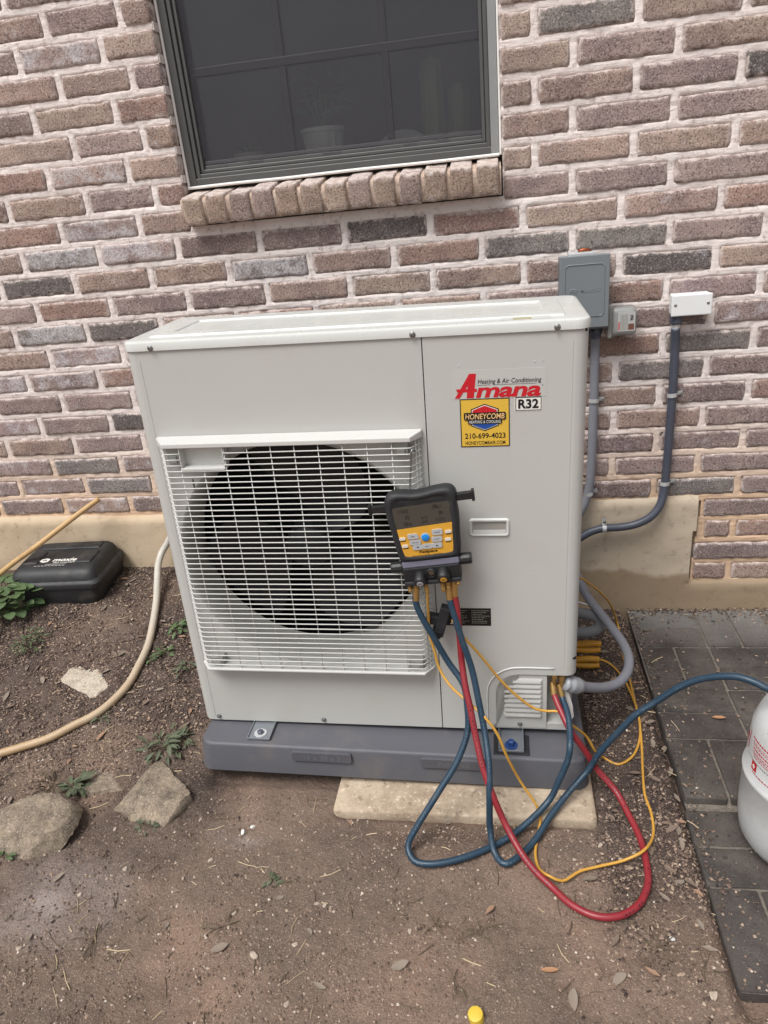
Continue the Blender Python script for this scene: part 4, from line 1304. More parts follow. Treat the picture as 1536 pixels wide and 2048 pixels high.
# big capital with its sweeping left foot and crossbar, drawn as strokes
m.prism([(.6805, .8395), (.6900, .8395), (.7165, .8790), (.7165, .8890), (.7105, .8890)], Y2, Y2 + .0003)
m.prism([(.7040, .8395), (.7185, .8395), (.7240, .8890), (.7100, .8890)], Y2 - .00002, Y2 + .0003)
m.prism([(.6860, .8520), (.7250, .8520), (.7250, .8585), (.6835, .8585)], Y2 - .00004, Y2 + .0003)
m.build('lettering', MAT['red_ink'], bs)
text('lettering', 'mana', .0470, MAT['red_ink'], bs, (.7865, .8500), Y2 - .00006, .030, .20, 1, .96, fit=(.128, .0215))
text('lettering', 'Heating & Air Conditioning', .0148, MAT['black_ink'], bs, (.7890, .8712), Y2 - .0001, .006, .17, 1, 1.02, fit=(.124, .0125))
m = MB(); m.prism([(.725, .8650), (.752, .8650), (.752, .8655), (.725, .8655)], Y2, Y1); m.prism([(.760, .8650), (.842, .8650), (.842, .8655), (.760, .8655)], Y2, Y1); m.build('lettering', MAT['black_ink'], bs)
text('lettering', '®', .004, MAT['black_ink'], bs, (.8535, .8605), Y2)
rs = MB().prism(rrect(.799, .853, .8085, .8395, .002), Y1, -.0001).build('refrigerant_sticker', MAT['white_ink'], sp)
def outline(x0, x1, z0, z1, w, y):
    m = MB(); m.prism([(x0, z0), (x1, z0), (x1, z0 + w), (x0, z0 + w)], y, y + .0003); m.prism([(x0, z1 - w), (x1, z1 - w), (x1, z1), (x0, z1)], y, y + .0003)
    m.prism([(x0, z0 + w), (x0 + w, z0 + w), (x0 + w, z1 - w), (x0, z1 - w)], y, y + .0003); m.prism([(x1 - w, z0 + w), (x1, z0 + w), (x1, z1 - w), (x1 - w, z1 - w)], y, y + .0003)
    return m
outline(.8005, .8515, .8100, .8380, .0014, Y2).build('border', MAT['black_ink'], rs)
text('lettering', 'R32', .0262, MAT['black_ink'], rs, (.826, .8240), Y2, .035, 0, .92, 1.02, fit=(.040, .0195))
cs = MB().prism([(.690, .7365), (.789, .7365), (.789, .838), (.690, .838)], Y1, -.0001).build('contractor_sticker', MAT['sticker_yellow'], sp)
outline(.690, .789, .7365, .838, .0018, Y2).build('border', MAT['black_ink'], cs)
hx, hzz = .7395, .7985
def hexa(s, sx=1.0):
    return [(hx + s * sx * x, hzz + s * z) for x, z in ((0, -1), (1, -.62), (1, .62), (0, 1), (-1, .62), (-1, -.62))]
MB().prism(hexa(.0285, .98), Y2, Y1).build('emblem', MAT['black_ink'], cs)
MB().prism(hexa(.0262, .98), Y3, Y2).build('emblem_line', MAT['white_ink'], cs)
m = MB(); h2 = hexa(.0248, .98)
m.prism([h2[2], h2[3], h2[4], (h2[4][0], hzz + .004), (h2[2][0], hzz + .004)], Y4, Y3); m.build('emblem_top', MAT['red_ink'], cs)
m = MB(); m.prism([h2[0], h2[1], (h2[1][0], hzz - .002), (h2[5][0], hzz - .002), h2[5]], Y4, Y3); m.build('emblem_bottom', MAT['blue_ink'], cs)
MB().prism(rrect(.6975, .7815, .7935, .8095, .003), Y4 - .0003, Y3).build('banner', MAT['black_ink'], cs)
MB().prism(rrect(.7055, .7735, .7850, .7945, .002), Y4 - .0002, Y3).build('banner', MAT['black_ink'], cs)
text('lettering', 'HONEYCOMB', .0152, MAT['gold_ink'], cs, (.7395, .8015), Y4 - .0005, .008, .12, .98, 1.0, fit=(.0785, .0115))
text('lettering', 'HEATING & COOLING', .0078, MAT['white_ink'], cs, (.7395, .7900), Y4 - .0005, .002, 0, .84, 1.05, fit=(.0630, .0062))
text('lettering', '210-699-4023', .0155, MAT['black_ink'], cs, (.7395, .7600), Y2, .015, 0, .92, 1.0, fit=(.0820, .0118))
text('lettering', 'HONEYCOMBAIR.COM', .0098, MAT['black_ink'], cs, (.7395, .7450), Y2, .01, 0, .86, 1.02, fit=(.0810, .0078))
wlb = MB().prism([(.632, .301), (.744, .301), (.744, .348), (.632, .348)], Y1, -.0001).build('warning_label', MAT['black_ink'], sp)
MB().prism([(.650, .305), (.662, .305), (.656, .317)], Y2, Y1).build('warning_mark', MAT['white_ink'], wlb)
m = MB(); rr_ = random.Random(3)
for cx0 in (.655, .700):
    for i in range(8):
        z = .341 - i * .0047
        x = cx0
        while x < cx0 + .040:
            w = rr_.uniform(.002, .007)
            if x + w < cx0 + .041 - (i % 3) * .006: m.prism([(x, z), (x + w, z), (x + w, z + .0011), (x, z + .0011)], Y2, Y1)
            x += w + .0014
m.build('small_print', MAT['gray_line'], wlb)

# ------------------------------------------------------------------ digital manifold gauge hanging on the grille
gloc = UM @ Vector((.612, -.040, .58))
gg = thing('manifold_gauge', 'black and yellow digital manifold gauge hanging on the fan grille', 'gauge', gloc, (0, .0163 - R(6.8), -.002))
def body_outline(ins=0.0):
    P = [(-.060, -.072), (.058, -.070), (.0665, -.064), (.0700, -.02), (.0755, .022), (.0740, .055), (.0775, .066), (.0755, .080), (.066, .0900), (.040, .0905), (.012, .0860), (-.012, .0845), (-.036, .0895), (-.056, .0905), (-.0690, .0835), (-.0745, .070), (-.0755, .04), (-.0715, 0), (-.0675, -.062)]
    c = (0, .008)
    return [(c[0] + (x - c[0]) * (1 - ins / .07), c[1] + (z - c[1]) * (1 - ins / .08)) for x, z in P]
def smooth_poly(P, n=3):
    for _ in range(n):
        Q = []
        for i in range(len(P)):
            a, b = P[i], P[(i + 1) % len(P)]
            Q += [(a[0] * .75 + b[0] * .25, a[1] * .75 + b[1] * .25), (a[0] * .25 + b[0] * .75, a[1] * .25 + b[1] * .75)]
        P = Q
    return P
def layered(levels, name, mat, par, cap0=True, cap1=True):
    n = len(levels[0][0]); V = []; F = []
    for P, y in levels: V += [(x, y, z) for x, z in P]
    for j in range(len(levels) - 1):
        for i in range(n): F.append((j * n + i, j * n + (i + 1) % n, (j + 1) * n + (i + 1) % n, (j + 1) * n + i))
    if cap0: F.append(tuple(range(n))[::-1])
    if cap1: F.append(tuple(range((len(levels) - 1) * n, len(levels) * n)))
    m = MB(); m.add(V, F); return m.build(name, mat, par, auto=40)
so = lambda i: smooth_poly(body_outline(i), 2)
layered([(so(.006), .000), (so(.0015), -.003), (so(0), -.008), (so(0), -.026), (so(.002), -.031), (so(.005), -.0345), (so(.009), -.0355), (so(.0135), -.0340), (so(.0150), -.0325)], 'housing', MAT['rubber'], gg)
fy = -.0332
def quad(P, y, t=.0008): return MB().prism(P, y, y + t)
quad([(-.0625, .0100), (.0610, .0140), (.0620, .0560), (.0590, .0610), (-.0560, .0590), (-.0605, .0545)], fy).build('display', MAT['lcd'], gg)
fpz = quad([(-.0575, -.0640), (.0540, -.0590), (.0565, -.0560), (.0610, .0132), (-.0612, .0092), (-.0600, -.060)], fy - .0002, .001).build('face_plate', MAT['gauge_yellow'], gg)
y1 = fy - .0004
for s_, x, z, sz in (('110.0', -.038, .049, .0125), ('386.1', .034, .0515, .0125), ('55', -.031, .0345, .0115), ('89', .040, .0365, .0115), ('58.6', -.033, .0195, .0125), ('64.3', .004, .0300, .0085), ('61.5', .004, .0205, .0085), ('112.1', .037, .0225, .0115)):
    text('display_digit', s_, sz, MAT['lcd_seg'], gg, (x, z), y1, .012, .05, .8)
y2 = fy - .0006
def button(P, mat, lbl=None, at=None, sz=.003):
    pl = smooth_poly(P, 2)
    b = MB().prism(pl, y2 - .0022, y2 + .0004).build('button', mat, gg)
    if lbl: text('button_print', lbl, sz, MAT['black_ink'], b, at, y2 - .0025, .02)
def bq(cx, cz, w, h, sk=0): return [(cx - w, cz - h), (cx + w * .5, cz - h), (cx + w, cz - h), (cx + w, cz), (cx + w - sk, cz + h), (cx, cz + h), (cx - w, cz + h), (cx - w, cz)]
button(bq(-.0262, -.0090, .0118, .0058, .004), MAT['button'], 'MENU', (-.0262, -.009))
button(bq(-.0239, -.0233, .0120, .0056), MAT['button'], 'LINK TOOL', (-.0239, -.0233), .0026)
button(bq(.0256, -.0051, .0112, .0064), MAT['button'], 'VACUUM', (.0256, -.005), .0028)
button(bq(.0227, -.0208, .0112, .0056), MAT['button'], 'TARE SUB', (.0227, -.0208), .0026)
button(bq(-.0205, -.0352, .0108, .0056), MAT['button'], None); button(bq(.0000, -.0350, .0096, .0056), MAT['button'], 'SELECT', (0, -.035), .0026); button(bq(.0205, -.0350, .0108, .0056), MAT['button'], None)
m = MB(); m.prism([(-.0235, -.0335), (-.0205, -.0372), (-.0175, -.0335)][::-1], y2 - .0025, y2 - .0022); m.build('button_print', MAT['black_ink'], gg)
m = MB(); m.prism([(.0175, -.0368), (.0235, -.0368), (.0205, -.0333)], y2 - .0025, y2 - .0022); m.build('button_print', MAT['black_ink'], gg)
for x, z in ((-.0498, -.0122), (-.0468, -.0297), (.0485, -.0068), (.0454, -.0245)):
    b = MB().prism(rrect(x - .0068, x + .0068, z - .0030, z + .0030, .0028, 4), y2 - .0018, y2 + .0004).build('button', MAT['button_pale'], gg)
    m = MB(); m.prism([(x - .006, z - .0068), (x + .006, z - .0068), (x + .006, z - .0056), (x - .006, z - .0056)], y2 - .0001, y2 + .0003); m.build('button_print', MAT['black_ink'], gg)
MB().lathe([(.0098, .0), (.0098, -.0012), (.0085, -.0016), (0, -.0016)], 24, (-.0007, y2, -.0140), 'y').build('power_ring', MAT['button'], gg)
MB().lathe([(.0082, -.0012), (.0080, -.0034), (.0068, -.0042), (.0022, -.0042), (0, -.0042)], 24, (-.0007, y2, -.0140), 'y').build('power_button', MAT['button_blue'], gg, auto=40)
text('lettering', 'Fieldpiece', .0092, MAT['black_ink'], gg, (-.0007, -.0478), y2 - .0002, .022, .2, 1.05)
text('lettering', 'Digital Refrigerant Manifold + Vacuum Gauge', .0036, MAT['black_ink'], gg, (-.004, -.0556), y2 - .0002, .02, .1, .98)
# the two hooked arms
for s_, zc in ((1, .0615), (-1, .0555)):
    m = MB()
    x0, x1 = (.070, .1095) if s_ > 0 else (-.1085, -.068)
    m.rbox(x0, x1, -.024, -.0205, zc - .0075, zc + .0075, .001); m.rbox(x0, x1, -.0205, -.012, zc - .0080, zc - .0055, .0008); m.rbox(x0, x1, -.0205, -.012, zc + .0055, zc + .0080, .0008)
    m.rbox((x0 + x1) / 2 - .001, (x0 + x1) / 2 + .001, -.0205, -.012, zc - .006, zc + .006, .0004)
    xe = x1 if s_ > 0 else x0
    m.rbox(xe - .003, xe + .003, -.026, -.010, zc - .0115, zc + .0115, .0012)
    m.build('side_arm', MAT['black'], gg)
# manifold block
MB().rbox(-.0625, .0600, -.031, -.004, -.0845, -.0700, .002).build('manifold_strip', MAT['lilac'], gg)
blk = MB(); blk.rbox(-.0635, .0600, -.036, -.002, -.1145, -.0840, .002); 
blk.build('manifold_block', MAT['black'], gg)
MB().rbox(-.0640, .0590, -.040, -.002, -.1245, -.1150, .002).build('manifold_rail', MAT['rubber'], gg)
def knob(x, z, fx, fz, mat, lab):
    # knob pointing out and down
    ax = Vector((0, -.92, -.39))
    t = MB(); n = 18; prof = [(.0125, -.002), (.0140, .004), (.0140, .020), (.0125, .024), (.0105, .0255), (0, .0255)]
    V = []; F = []
    e1 = Vector((1, 0, 0)); e2 = ax.cross(e1).normalized()
    for r, h in prof:
        for i in range(n):
            a = 2 * PI * i / n; q = r * (1 + (.06 if i % 3 == 0 else -.03) * (.3 < h / .024 < .95 or h > 0 and r > .013))
            V.append(Vector((x, -.030, z)) + ax * h + e1 * (q * math.cos(a)) + e2 * (q * math.sin(a)))
    for j in range(len(prof) - 1):
        for i in range(n): F.append((j * n + i, j * n + (i + 1) % n, (j + 1) * n + (i + 1) % n, (j + 1) * n + i))
    t.add(V, F); k = t.build('valve_knob', MAT['black'], gg, auto=35)
    V = []; c0 = Vector((x, -.030, z)) + ax * .0258
    for i in range(20):
        a = 2 * PI * i / 20; V.append(c0 + e1 * (.0072 * math.cos(a)) + e2 * (.0072 * math.sin(a)))
    V2 = [v + ax * .0008 for v in V]
    mk('knob_cap', V + V2, [tuple(range(20)), tuple(range(20, 40))] + [(i, (i + 1) % 20, (i + 1) % 20 + 20, i + 20) for i in range(20)], mat, k)
    def fn(p): 
        return c0 + ax * .0011 + e1 * p[0] + (-e2 if e2.z < 0 else e2) * p[2]
    text('knob_print', lab, .0045, MAT['black_ink'], k, (0, 0), 0, .02, fn=fn)
knob(-.0280, -.1030, 0, 0, MAT['button'], 'VAC'); knob(.0235, -.0985, 0, 0, MAT['gauge_yellow'], 'REF')
MB().lathe([(.0105, .0), (.0105, -.004), (.0088, -.0055), (.0082, -.0035)], 24, (-.0023, -.036, -.0975), 'y', caps=False).build('sight_ring', MAT['rubber'], gg, auto=30)
MB().lathe([(.0083, -.002), (.006, -.0032), (0, -.0036)], 20, (-.0023, -.036, -.0975), 'y').build('sight_lens', MAT['lens'], gg, smooth=True)
for s_, zc in ((1, -.0810), (-1, -.0855)):
    x0 = .058 if s_ > 0 else -.0615
    prof = [(.0085, 0), (.0115, .002), (.0125, .006), (.0125, .024), (.0115, .028), (0, .028)]
    n = 12; V = []; F = []
    for r, h in prof:
        for i in range(n):
            a = 2 * PI * i / n; V.append((x0 + s_ * h, -.019 + r * math.cos(a), zc + r * math.sin(a)))
    for j in range(len(prof) - 1):
        for i in range(n): F.append((j * n + i, j * n + (i + 1) % n, (j + 1) * n + (i + 1) % n, (j + 1) * n + i))
    mk('side_knob', V, F, MAT['black'], gg)
def port(x, z, y, r, h, name='hose_port'):
    MB().lathe([(r * .7, 0), (r * .7, -h * .25), (r, -h * .27), (r, -h * .55), (r * .85, -h * .58), (r * 1.02, -h * .64), (r * 1.02, -h * .95), (r * .8, -h), (0, -h)], 10, (x, y, z), 'z').build(name, MAT['brass'], gg, auto=30)
port(-.0560, -.123, -.034, .0042, .018, 'port_cap'); port(-.0440, -.122, -.026, .0068, .026); port(-.0195, -.122, -.034, .0052, .026, 'port_cap'); port(.0165, -.120, -.036, .0048, .026, 'port_cap')
port(.0265, -.120, -.026, .0072, .032); port(.0400, -.120, -.024, .0062, .024); port(.0505, -.119, -.034, .0042, .016, 'port_cap')
m = MB(); m.tube([(-.018, -.002, .070), (-.018, .004, .095), (-.012, .006, .120), (-.006, .004, .150), (-.002, .001, .165), (.002, .006, .168), (.004, .014, .160)], .0022, 8, .006)
m.build('hanging_hook', MAT['screw'], gg, smooth=True)
# black pipe clamp hanging below the gauge
ck = thing('pipe_clamp', 'black plastic pipe clamp hanging below the manifold gauge', 'clamp', UM @ Vector((.634, -.036, .332)), (0, 0, 0))
m = MB(); m.rbox(-.011, .011, -.014, .010, -.032, .045, .003); m.build('jaw', MAT['rubber'], ck, rot=(0, R(17), 0))
MB().rbox(-.010, .012, -.012, .012, -.022, .000, .003).build('jaw_end', MAT['black'], ck, loc=(-.010, -.004, -.013), rot=(0, R(17), 0))
MB().rbox(-.028, .004, -.010, .012, -.012, .011, .003).build('handle', MAT['rubber'], ck, loc=(-.006, .003, .006), rot=(0, R(12), 0))

# ------------------------------------------------------------------ hoses and wires
def hose(name, label, cat, pts, r, mat, n=12, group=None, ends=None):
    t = thing(name, label, cat, pts[0], group=group)
    o0 = Vector(pts[0])
    MB().tube([Vector(p) - o0 for p in pts], r, n, .010).build('hose_body' if 'hose' in name else 'wire_body', mat, t, smooth=True)
    if ends and r > .005:
        P = catmull(pts, .004); pr = MB(); rq = random.Random(len(pts))
        for i in range(30, len(P) - 20, 2):
            if (i // 34) % 2 or rq.random() < .3: continue
            d = (P[i + 1] - P[i - 1]).normalized(); n_ = Vector((0, -.75, .66)); n_ = (n_ - d * n_.dot(d)).normalized(); sd = d.cross(n_)
            c0 = P[i] - o0 + n_ * (r + .0002); q = rq.uniform(.0009, .0022)
            pr.add([c0 - d * q - sd * .0011, c0 + d * q - sd * .0011, c0 + d * q + sd * .0011, c0 - d * q + sd * .0011], [(0, 1, 2, 3)])
        tag(pr.build('hose_print', MAT['black_ink'] if mat is MAT['hose_red'] else MAT['hose_mark'], t), kind='stuff')
    for e in (ends or []):
        a, b = Vector(pts[e]), Vector(pts[1] if e == 0 else pts[-2])
        d = (b - a).normalized()
        MB().tube([a - d * .004 - o0, a + d * .026 - o0], r * 1.06, 10, smooth=False).build('coupling', MAT['brass'], t, auto=40)
    return t
gp3 = lambda x, y, z: tuple(gg.matrix_basis @ Vector((x, y, z)))
bpy.context.view_layer.update()
BLUE_A = [gp3(-.0440, -.026, -.140), (0.589, -0.470, 0.494), (0.6, -0.474, 0.46), (0.616, -0.477, 0.425), (0.653, -0.48, 0.343), (0.685, -0.502, 0.299), (0.692, -0.521, 0.251), (0.691, -0.54, 0.201), (0.665, -0.576, 0.142), (0.63, -0.607, 0.097), (0.604, -0.63, 0.065), (0.575, -0.655, 0.028), (0.554, -0.678, -0.008), (0.569, -0.703, -0.021), (0.605, -0.709, -0.022), (0.675, -0.69, -0.021), (0.764, -0.639, -0.020), (0.819, -0.597, -0.008), (0.871, -0.553, 0.02), (0.89, -0.542, 0.06), (0.913, -0.527, 0.118), (0.917, -0.52, 0.144), (0.92, -0.482, 0.157), (0.918, -0.439, 0.174), (0.909, -0.4, 0.188), (0.904, -0.388, 0.213)]
BLUE_B = [gp3(.0265, -.026, -.145), (0.664, -0.472, 0.505), (0.671, -0.478, 0.472), (0.687, -0.49, 0.409), (0.705, -0.5, 0.342), (0.719, -0.528, 0.27), (0.729, -0.55, 0.211), (0.737, -0.594, 0.162), (0.737, -0.63, 0.105), (0.736, -0.646, 0.012), (0.745, -0.675, -0.020), (0.766, -0.699, -0.022), (0.798, -0.677, -0.022), (0.832, -0.635, -0.021), (0.869, -0.58, -0.006), (0.911, -0.531, 0.014), (0.962, -0.49, 0.05), (0.987, -0.491, 0.105), (1.022, -0.494, 0.163), (1.059, -0.497, 0.219), (1.098, -0.5, 0.257), (1.139, -0.517, 0.31), (1.174, -0.53, 0.341), (1.205, -0.548, 0.362), (1.237, -0.566, 0.375), (1.267, -0.585, 0.374), (1.285, -0.595, 0.368), (1.315, -.598, .368), (1.345, -.598, .375)]
RED = [gp3(.0400, -.024, -.140), (0.675, -0.468, 0.51), (0.678, -0.471, 0.487), (0.681, -0.48, 0.41), (0.683, -0.485, 0.347), (0.689, -0.508, 0.304), (0.699, -0.532, 0.26), (0.709, -0.56, 0.209), (0.724, -0.60, 0.154), (0.743, -0.628, 0.105), (0.768, -0.650, 0.045), (0.802, -0.697, 0.010), (0.83, -0.726, -0.008), (0.858, -0.747, -0.020), (0.897, -0.787, -0.022), (0.942, -0.809, -0.022), (0.986, -0.806, -0.022), (1.028, -0.778, -0.022), (1.054, -0.732, -0.022), (1.061, -0.681, -0.021), (1.059, -0.618, -0.020), (1.044, -0.557, -0.013), (1.023, -0.506, 0.004), (0.981, -0.478, 0.045), (0.959, -0.475, 0.087), (0.923, -0.47, 0.147), (0.905, -0.435, 0.171), (0.89, -0.4, 0.198), (0.888, -0.388, 0.217)]
hose('refrigerant_hose', 'blue hose looping low in front of the pad into the unit valve', 'hose', BLUE_A, .0073, MAT['hose_blue'], ends=(0, -1))
hose('refrigerant_hose', 'blue hose arching over to the white gas cylinder', 'hose', BLUE_B, .0073, MAT['hose_blue'], ends=(0, -1))
hose('refrigerant_hose', 'red hose hanging from the gauge and curling on the soil', 'hose', RED, .0073, MAT['hose_red'], ends=(0, -1))
W_A = [gp3(-.0195, -.034, -.146), (0.612, -0.450, 0.444), (0.612, -0.46, 0.403), (0.621, -0.465, 0.366), (0.63, -0.47, 0.319), (0.655, -0.492, 0.287), (0.693, -0.516, 0.264), (0.73, -0.54, 0.241), (0.756, -0.55, 0.205), (0.776, -0.555, 0.145), (0.806, -0.545, 0.06), (0.840, -0.560, 0.006), (0.848, -0.568, -0.017), (0.841, -0.613, -0.025), (0.832, -0.665, -0.025), (0.838, -0.707, -0.022), (0.857, -0.731, -0.012), (0.883, -0.732, -0.024), (0.922, -0.705, -0.025), (0.964, -0.69, -0.025), (1.016, -0.676, -0.020), (1.056, -0.662, -0.007), (1.089, -0.603, -0.024), (1.097, -0.544, -0.025), (1.093, -0.486, -0.025), (1.102, -0.407, -0.025), (1.113, -0.334, -0.025), (1.125, -0.229, -0.024), (1.127, -0.157, -0.025), (1.129, -0.076, -0.025), (1.128, 0.024, -0.025), (1.133, 0.141, -0.022), (1.131, 0.195, 0.005), (1.100, 0.15, 0.105), (1.062, 0.09, 0.182), (1.0, 0.02, 0.27), (0.961, -0.02, 0.309)]
W_B = [(0.665, -0.45, 0.436), (0.686, -0.437, 0.384), (0.725, -0.435, 0.327), (0.766, -0.432, 0.26), (0.808, -0.430, 0.208), (0.847, -0.428, 0.174), (0.876, -0.428, 0.168), (0.901, -0.431, 0.17), (0.925, -0.44, 0.143), (0.967, -0.41, 0.078), (0.989, -0.406, 0.03), (1.018, -0.371, -0.024), (1.045, -0.389, -0.025), (1.083, -0.364, -0.024), (1.113, -0.3, -0.024), (1.126, -0.215, -0.022), (1.122, -0.109, -0.024), (1.108, -0.025, -0.025), (1.082, 0.019, -0.018), (1.049, 0.011, 0.004), (1.025, 0.011, 0.010)]
hose('sensor_wire', 'yellow wire looping over the red hose and back behind the unit', 'wire', W_A, .0032, MAT['wire_yellow'], 8)
hose('sensor_wire', 'yellow wire crossing the louvred cover to the yellow clamps', 'wire', W_B, .0032, MAT['wire_yellow'], 8)
# yellow pipe clamps beside the unit
def pclamp(label, loc, rz, ry):
    t = thing('probe_clamp', label, 'clamp', loc, (0, ry, rz))
    for s_ in (1, -1):
        m = MB(); m.tube([(-.07, 0, .004 * s_), (-.02, 0, .008 * s_), (.03, 0, .012 * s_), (.058, 0, .010 * s_)], lambda u: .0085 + .0015 * math.sin(PI * u), 10, .006, ribs=(1, .05))
        m.build('handle', MAT['clamp_yellow'], t, smooth=True)
pclamp('upper yellow plastic clamp handle beside the unit, above a forked one', (.998, .02, .040), R(4), R(2))
pclamp('lower yellow plastic clamp lying on leaf litter with a wire on it', (.992, .0, .000), R(-4), R(-3))

# ------------------------------------------------------------------ electrical boxes and conduits on the wall
db = thing('disconnect_box', 'grey metal electrical disconnect box on the brick wall behind the unit', 'electrical box', (1.018, YW, 1.02))
MB().rbox(-.064, .064, -.074, .000, -.098, .094, .002).build('box_body', MAT['disconnect'], db)
cov = MB().rbox(-.066, .066, -.081, -.072, -.093, .099, .002).build('cover', MAT['disconnect'], db)
rp = [(x, -.0812, z) for x, z in rrect(-.052, .052, -.062, .076, .012, 6)]
MB().tube(rp + rp[:1], .0016, 6, smooth=False).build('cover_bead', MAT['disconnect'], cov, smooth=True)
text('lettering', 'MBRIDGE', .0135, MAT['disconnect_letter'], cov, (.016, .008), -.0822, .012, 0, .95)
for r_ in (.0125, .0085):
    MB().tube([(-.030 + r_ * math.cos(a), -.0815, .001 + r_ * math.sin(a)) for a in np.linspace(.5, 5.6, 18)], .0011, 6, smooth=False).build('logo_ring', MAT['disconnect_letter'], cov, smooth=True)
text('lettering', 'CA', .0100, MAT['disconnect_letter'], cov, (-.026, .004), -.0824, .012, 0, .9)
m = MB(); m.rbox(-.040, .030, -.05, -.004, .094, .104, .002); m.build('knockout_hub', MAT['zinc'], db)
MB().tube([(-.012, -.02, .105), (.004, -.022, .109), (.022, -.02, .105)], .0045, 8, .006).build('copper_end', MAT['copper'], db, smooth=True)
MB().lathe([(.017, .0), (.019, -.004), (.019, -.020), (.016, -.024), (.016, -.034)], 18, (.038, -.030, -.098), 'z').build('conduit_connector', MAT['pvc_dark'], db, auto=35)
sg = thing('surge_protector', 'clear plastic surge protector with a printed label beside the grey box', 'surge protector', (1.125, YW, .935))
o = MB().rbox(-.030, .038, -.068, -.006, -.040, .038, .012, 4).build('clear_case', MAT['clear'], sg, auto=40)
MB().rbox(-.022, .030, -.056, -.010, -.030, .028, .004, 2).build('inner_module', MAT['zinc'], sg)
MB().rbox(-.040, -.029, -.064, -.004, -.044, .046, .002).build('mounting_flange', MAT['clear'], sg)
MB().lathe([(.012, 0), (.012, .018), (.010, .02)], 14, (-.052, -.030, .020), 'x').build('nipple', MAT['pvc_dark'], sg, auto=35)
lab = MB().box(-.014, .032, -.0695, -.0688, -.026, .026).build('label_sheet', plain('worn_label', lin(176, 177, 176), .5, var=.06), sg)
m = MB()
for i in range(6): m.box(-.007 + i * .0035, -.0055 + i * .0035, -.0700, -.0695, -.022, .020)
m.build('small_print', MAT['gray_line'], lab)
MB().box(-.0125, -.0095, -.0701, -.0695, -.022, .000).build('red_mark', MAT['red_ink'], lab)
MB().box(.014, .029, -.0701, -.0695, -.022, -.006).build('photo_mark', plain('brown_print', lin(110, 70, 58), .5), lab)
text('lettering', 'PFR', .012, MAT['black_ink'], lab, (.0215, .010), -.0702, .02, 0, .8, rot=-PI / 2)
jbx = thing('junction_box', 'small white weatherproof junction box on the brick wall', 'electrical box', (1.308, YW, .964))
MB().rbox(-.050, .050, -.042, .0, -.027, .028, .004).build('box_body', MAT['whitebox'], jbx)
cv = MB().rbox(-.053, .053, -.0475, -.0415, -.029, .0285, .003).build('cover_plate', MAT['whitebox'], jbx)
for x in (-.043, .042): MB().lathe([(.0038, 0), (.0038, -.0012), (.0025, -.002), (0, -.002)], 12, (x, -.0475, .002 if x < 0 else .003), 'y').build('screw', MAT['screw'], cv)
MB().lathe([(.015, 0), (.0175, -.003), (.0175, -.022), (.0145, -.026)], 18, (-.033, -.022, -.027), 'z').build('conduit_hub', MAT['pvc_dark'], jbx, auto=35)
MB().lathe([(.012, -.024), (.012, -.040), (.0105, -.042)], 18, (-.033, -.022, -.027), 'z').build('metal_collar', MAT['zinc'], jbx, auto=35)

def conduit(name, label, pts, r, mat, straps, rib=.03, step=.0055):
    t = thing(name, label, 'conduit', pts[0])
    o0 = Vector(pts[0])
    MB().tube([Vector(p) - o0 for p in pts], r, 14, step, ribs=(1, rib)).build('conduit_body', mat, t, smooth=True)
    for (p, d, s_) in straps:
        p = Vector(p) - o0; d = Vector(d).normalized(); side = Vector(s_).normalized(); out = Vector((0, -1, 0))
        m = MB(); L = []
        for a in np.linspace(-.35 * PI, 1.05 * PI, 12): L.append(p + side * ((r + .0016) * math.cos(a)) + out * ((r + .0016) * math.sin(a)))
        L = [p + side * .030 + out * (-.010), p + side * .017 + out * (-.010)] + L
        V = []
        for q in L: V += [q - d * .006, q + d * .006]
        for q in L: V += [q - d * .006 + out * .0014, q + d * .006 + out * .0014]
        n = len(L); F = [(2 * i, 2 * i + 1, 2 * i + 3, 2 * i + 2) for i in range(n - 1)] + [(2 * n + 2 * i, 2 * n + 2 * i + 2, 2 * n + 2 * i + 3, 2 * n + 2 * i + 1) for i in range(n - 1)]
        m.add(V, F); st = m.build('pipe_strap', MAT['zinc'], t)
        MB().lathe([(.0052, .003), (.0052, 0), (.0035, -.003), (0, -.003)], 10, tuple(p + side * .024 + out * .010), 'y').build('strap_screw', MAT['screw'], st)
    return t
yc = YW - .016
conduit('conduit', 'light grey ribbed conduit running down from the grey disconnect box', [(1.056, yc - .014, .896), (1.058, yc - .002, .86), (1.058, yc, .80), (1.058, yc, .70), (1.057, yc, .60), (1.056, yc, .52), (1.052, yc - .002, .44), (1.043, yc - .005, .385), (1.022, yc - .01, .34), (.985, yc - .02, .30), (.95, yc - .05, .27)], .0135, MAT['pvc_grey'], [((1.058, yc, .702), (0, 0, 1), (1, 0, 0)), ((1.047, yc - .003, .402), (-.25, 0, 1), (1, 0, .25))])
conduit('conduit', 'dark grey conduit curving from the white junction box across the foundation', [(1.275, yc - .008, .900), (1.278, yc, .85), (1.280, yc, .76), (1.280, yc, .66), (1.279, yc, .56), (1.278, yc, .47), (1.274, yc - .004, .40), (1.262, yc - .014, .357), (1.236, yc - .022, .324), (1.194, yc - .022, .300), (1.15, yc - .022, .291), (1.095, yc - .022, .288), (1.055, yc - .022, .276), (1.025, yc - .024, .258), (.99, yc - .03, .235)], .0125, MAT['pvc_dark'], [((1.280, yc, .706), (0, 0, 1), (1, 0, .1)), ((1.277, yc, .428), (.1, 0, 1), (1, 0, .1)), ((1.097, yc - .020, .288), (1, 0, 0), (0, 0, 1))], .018)
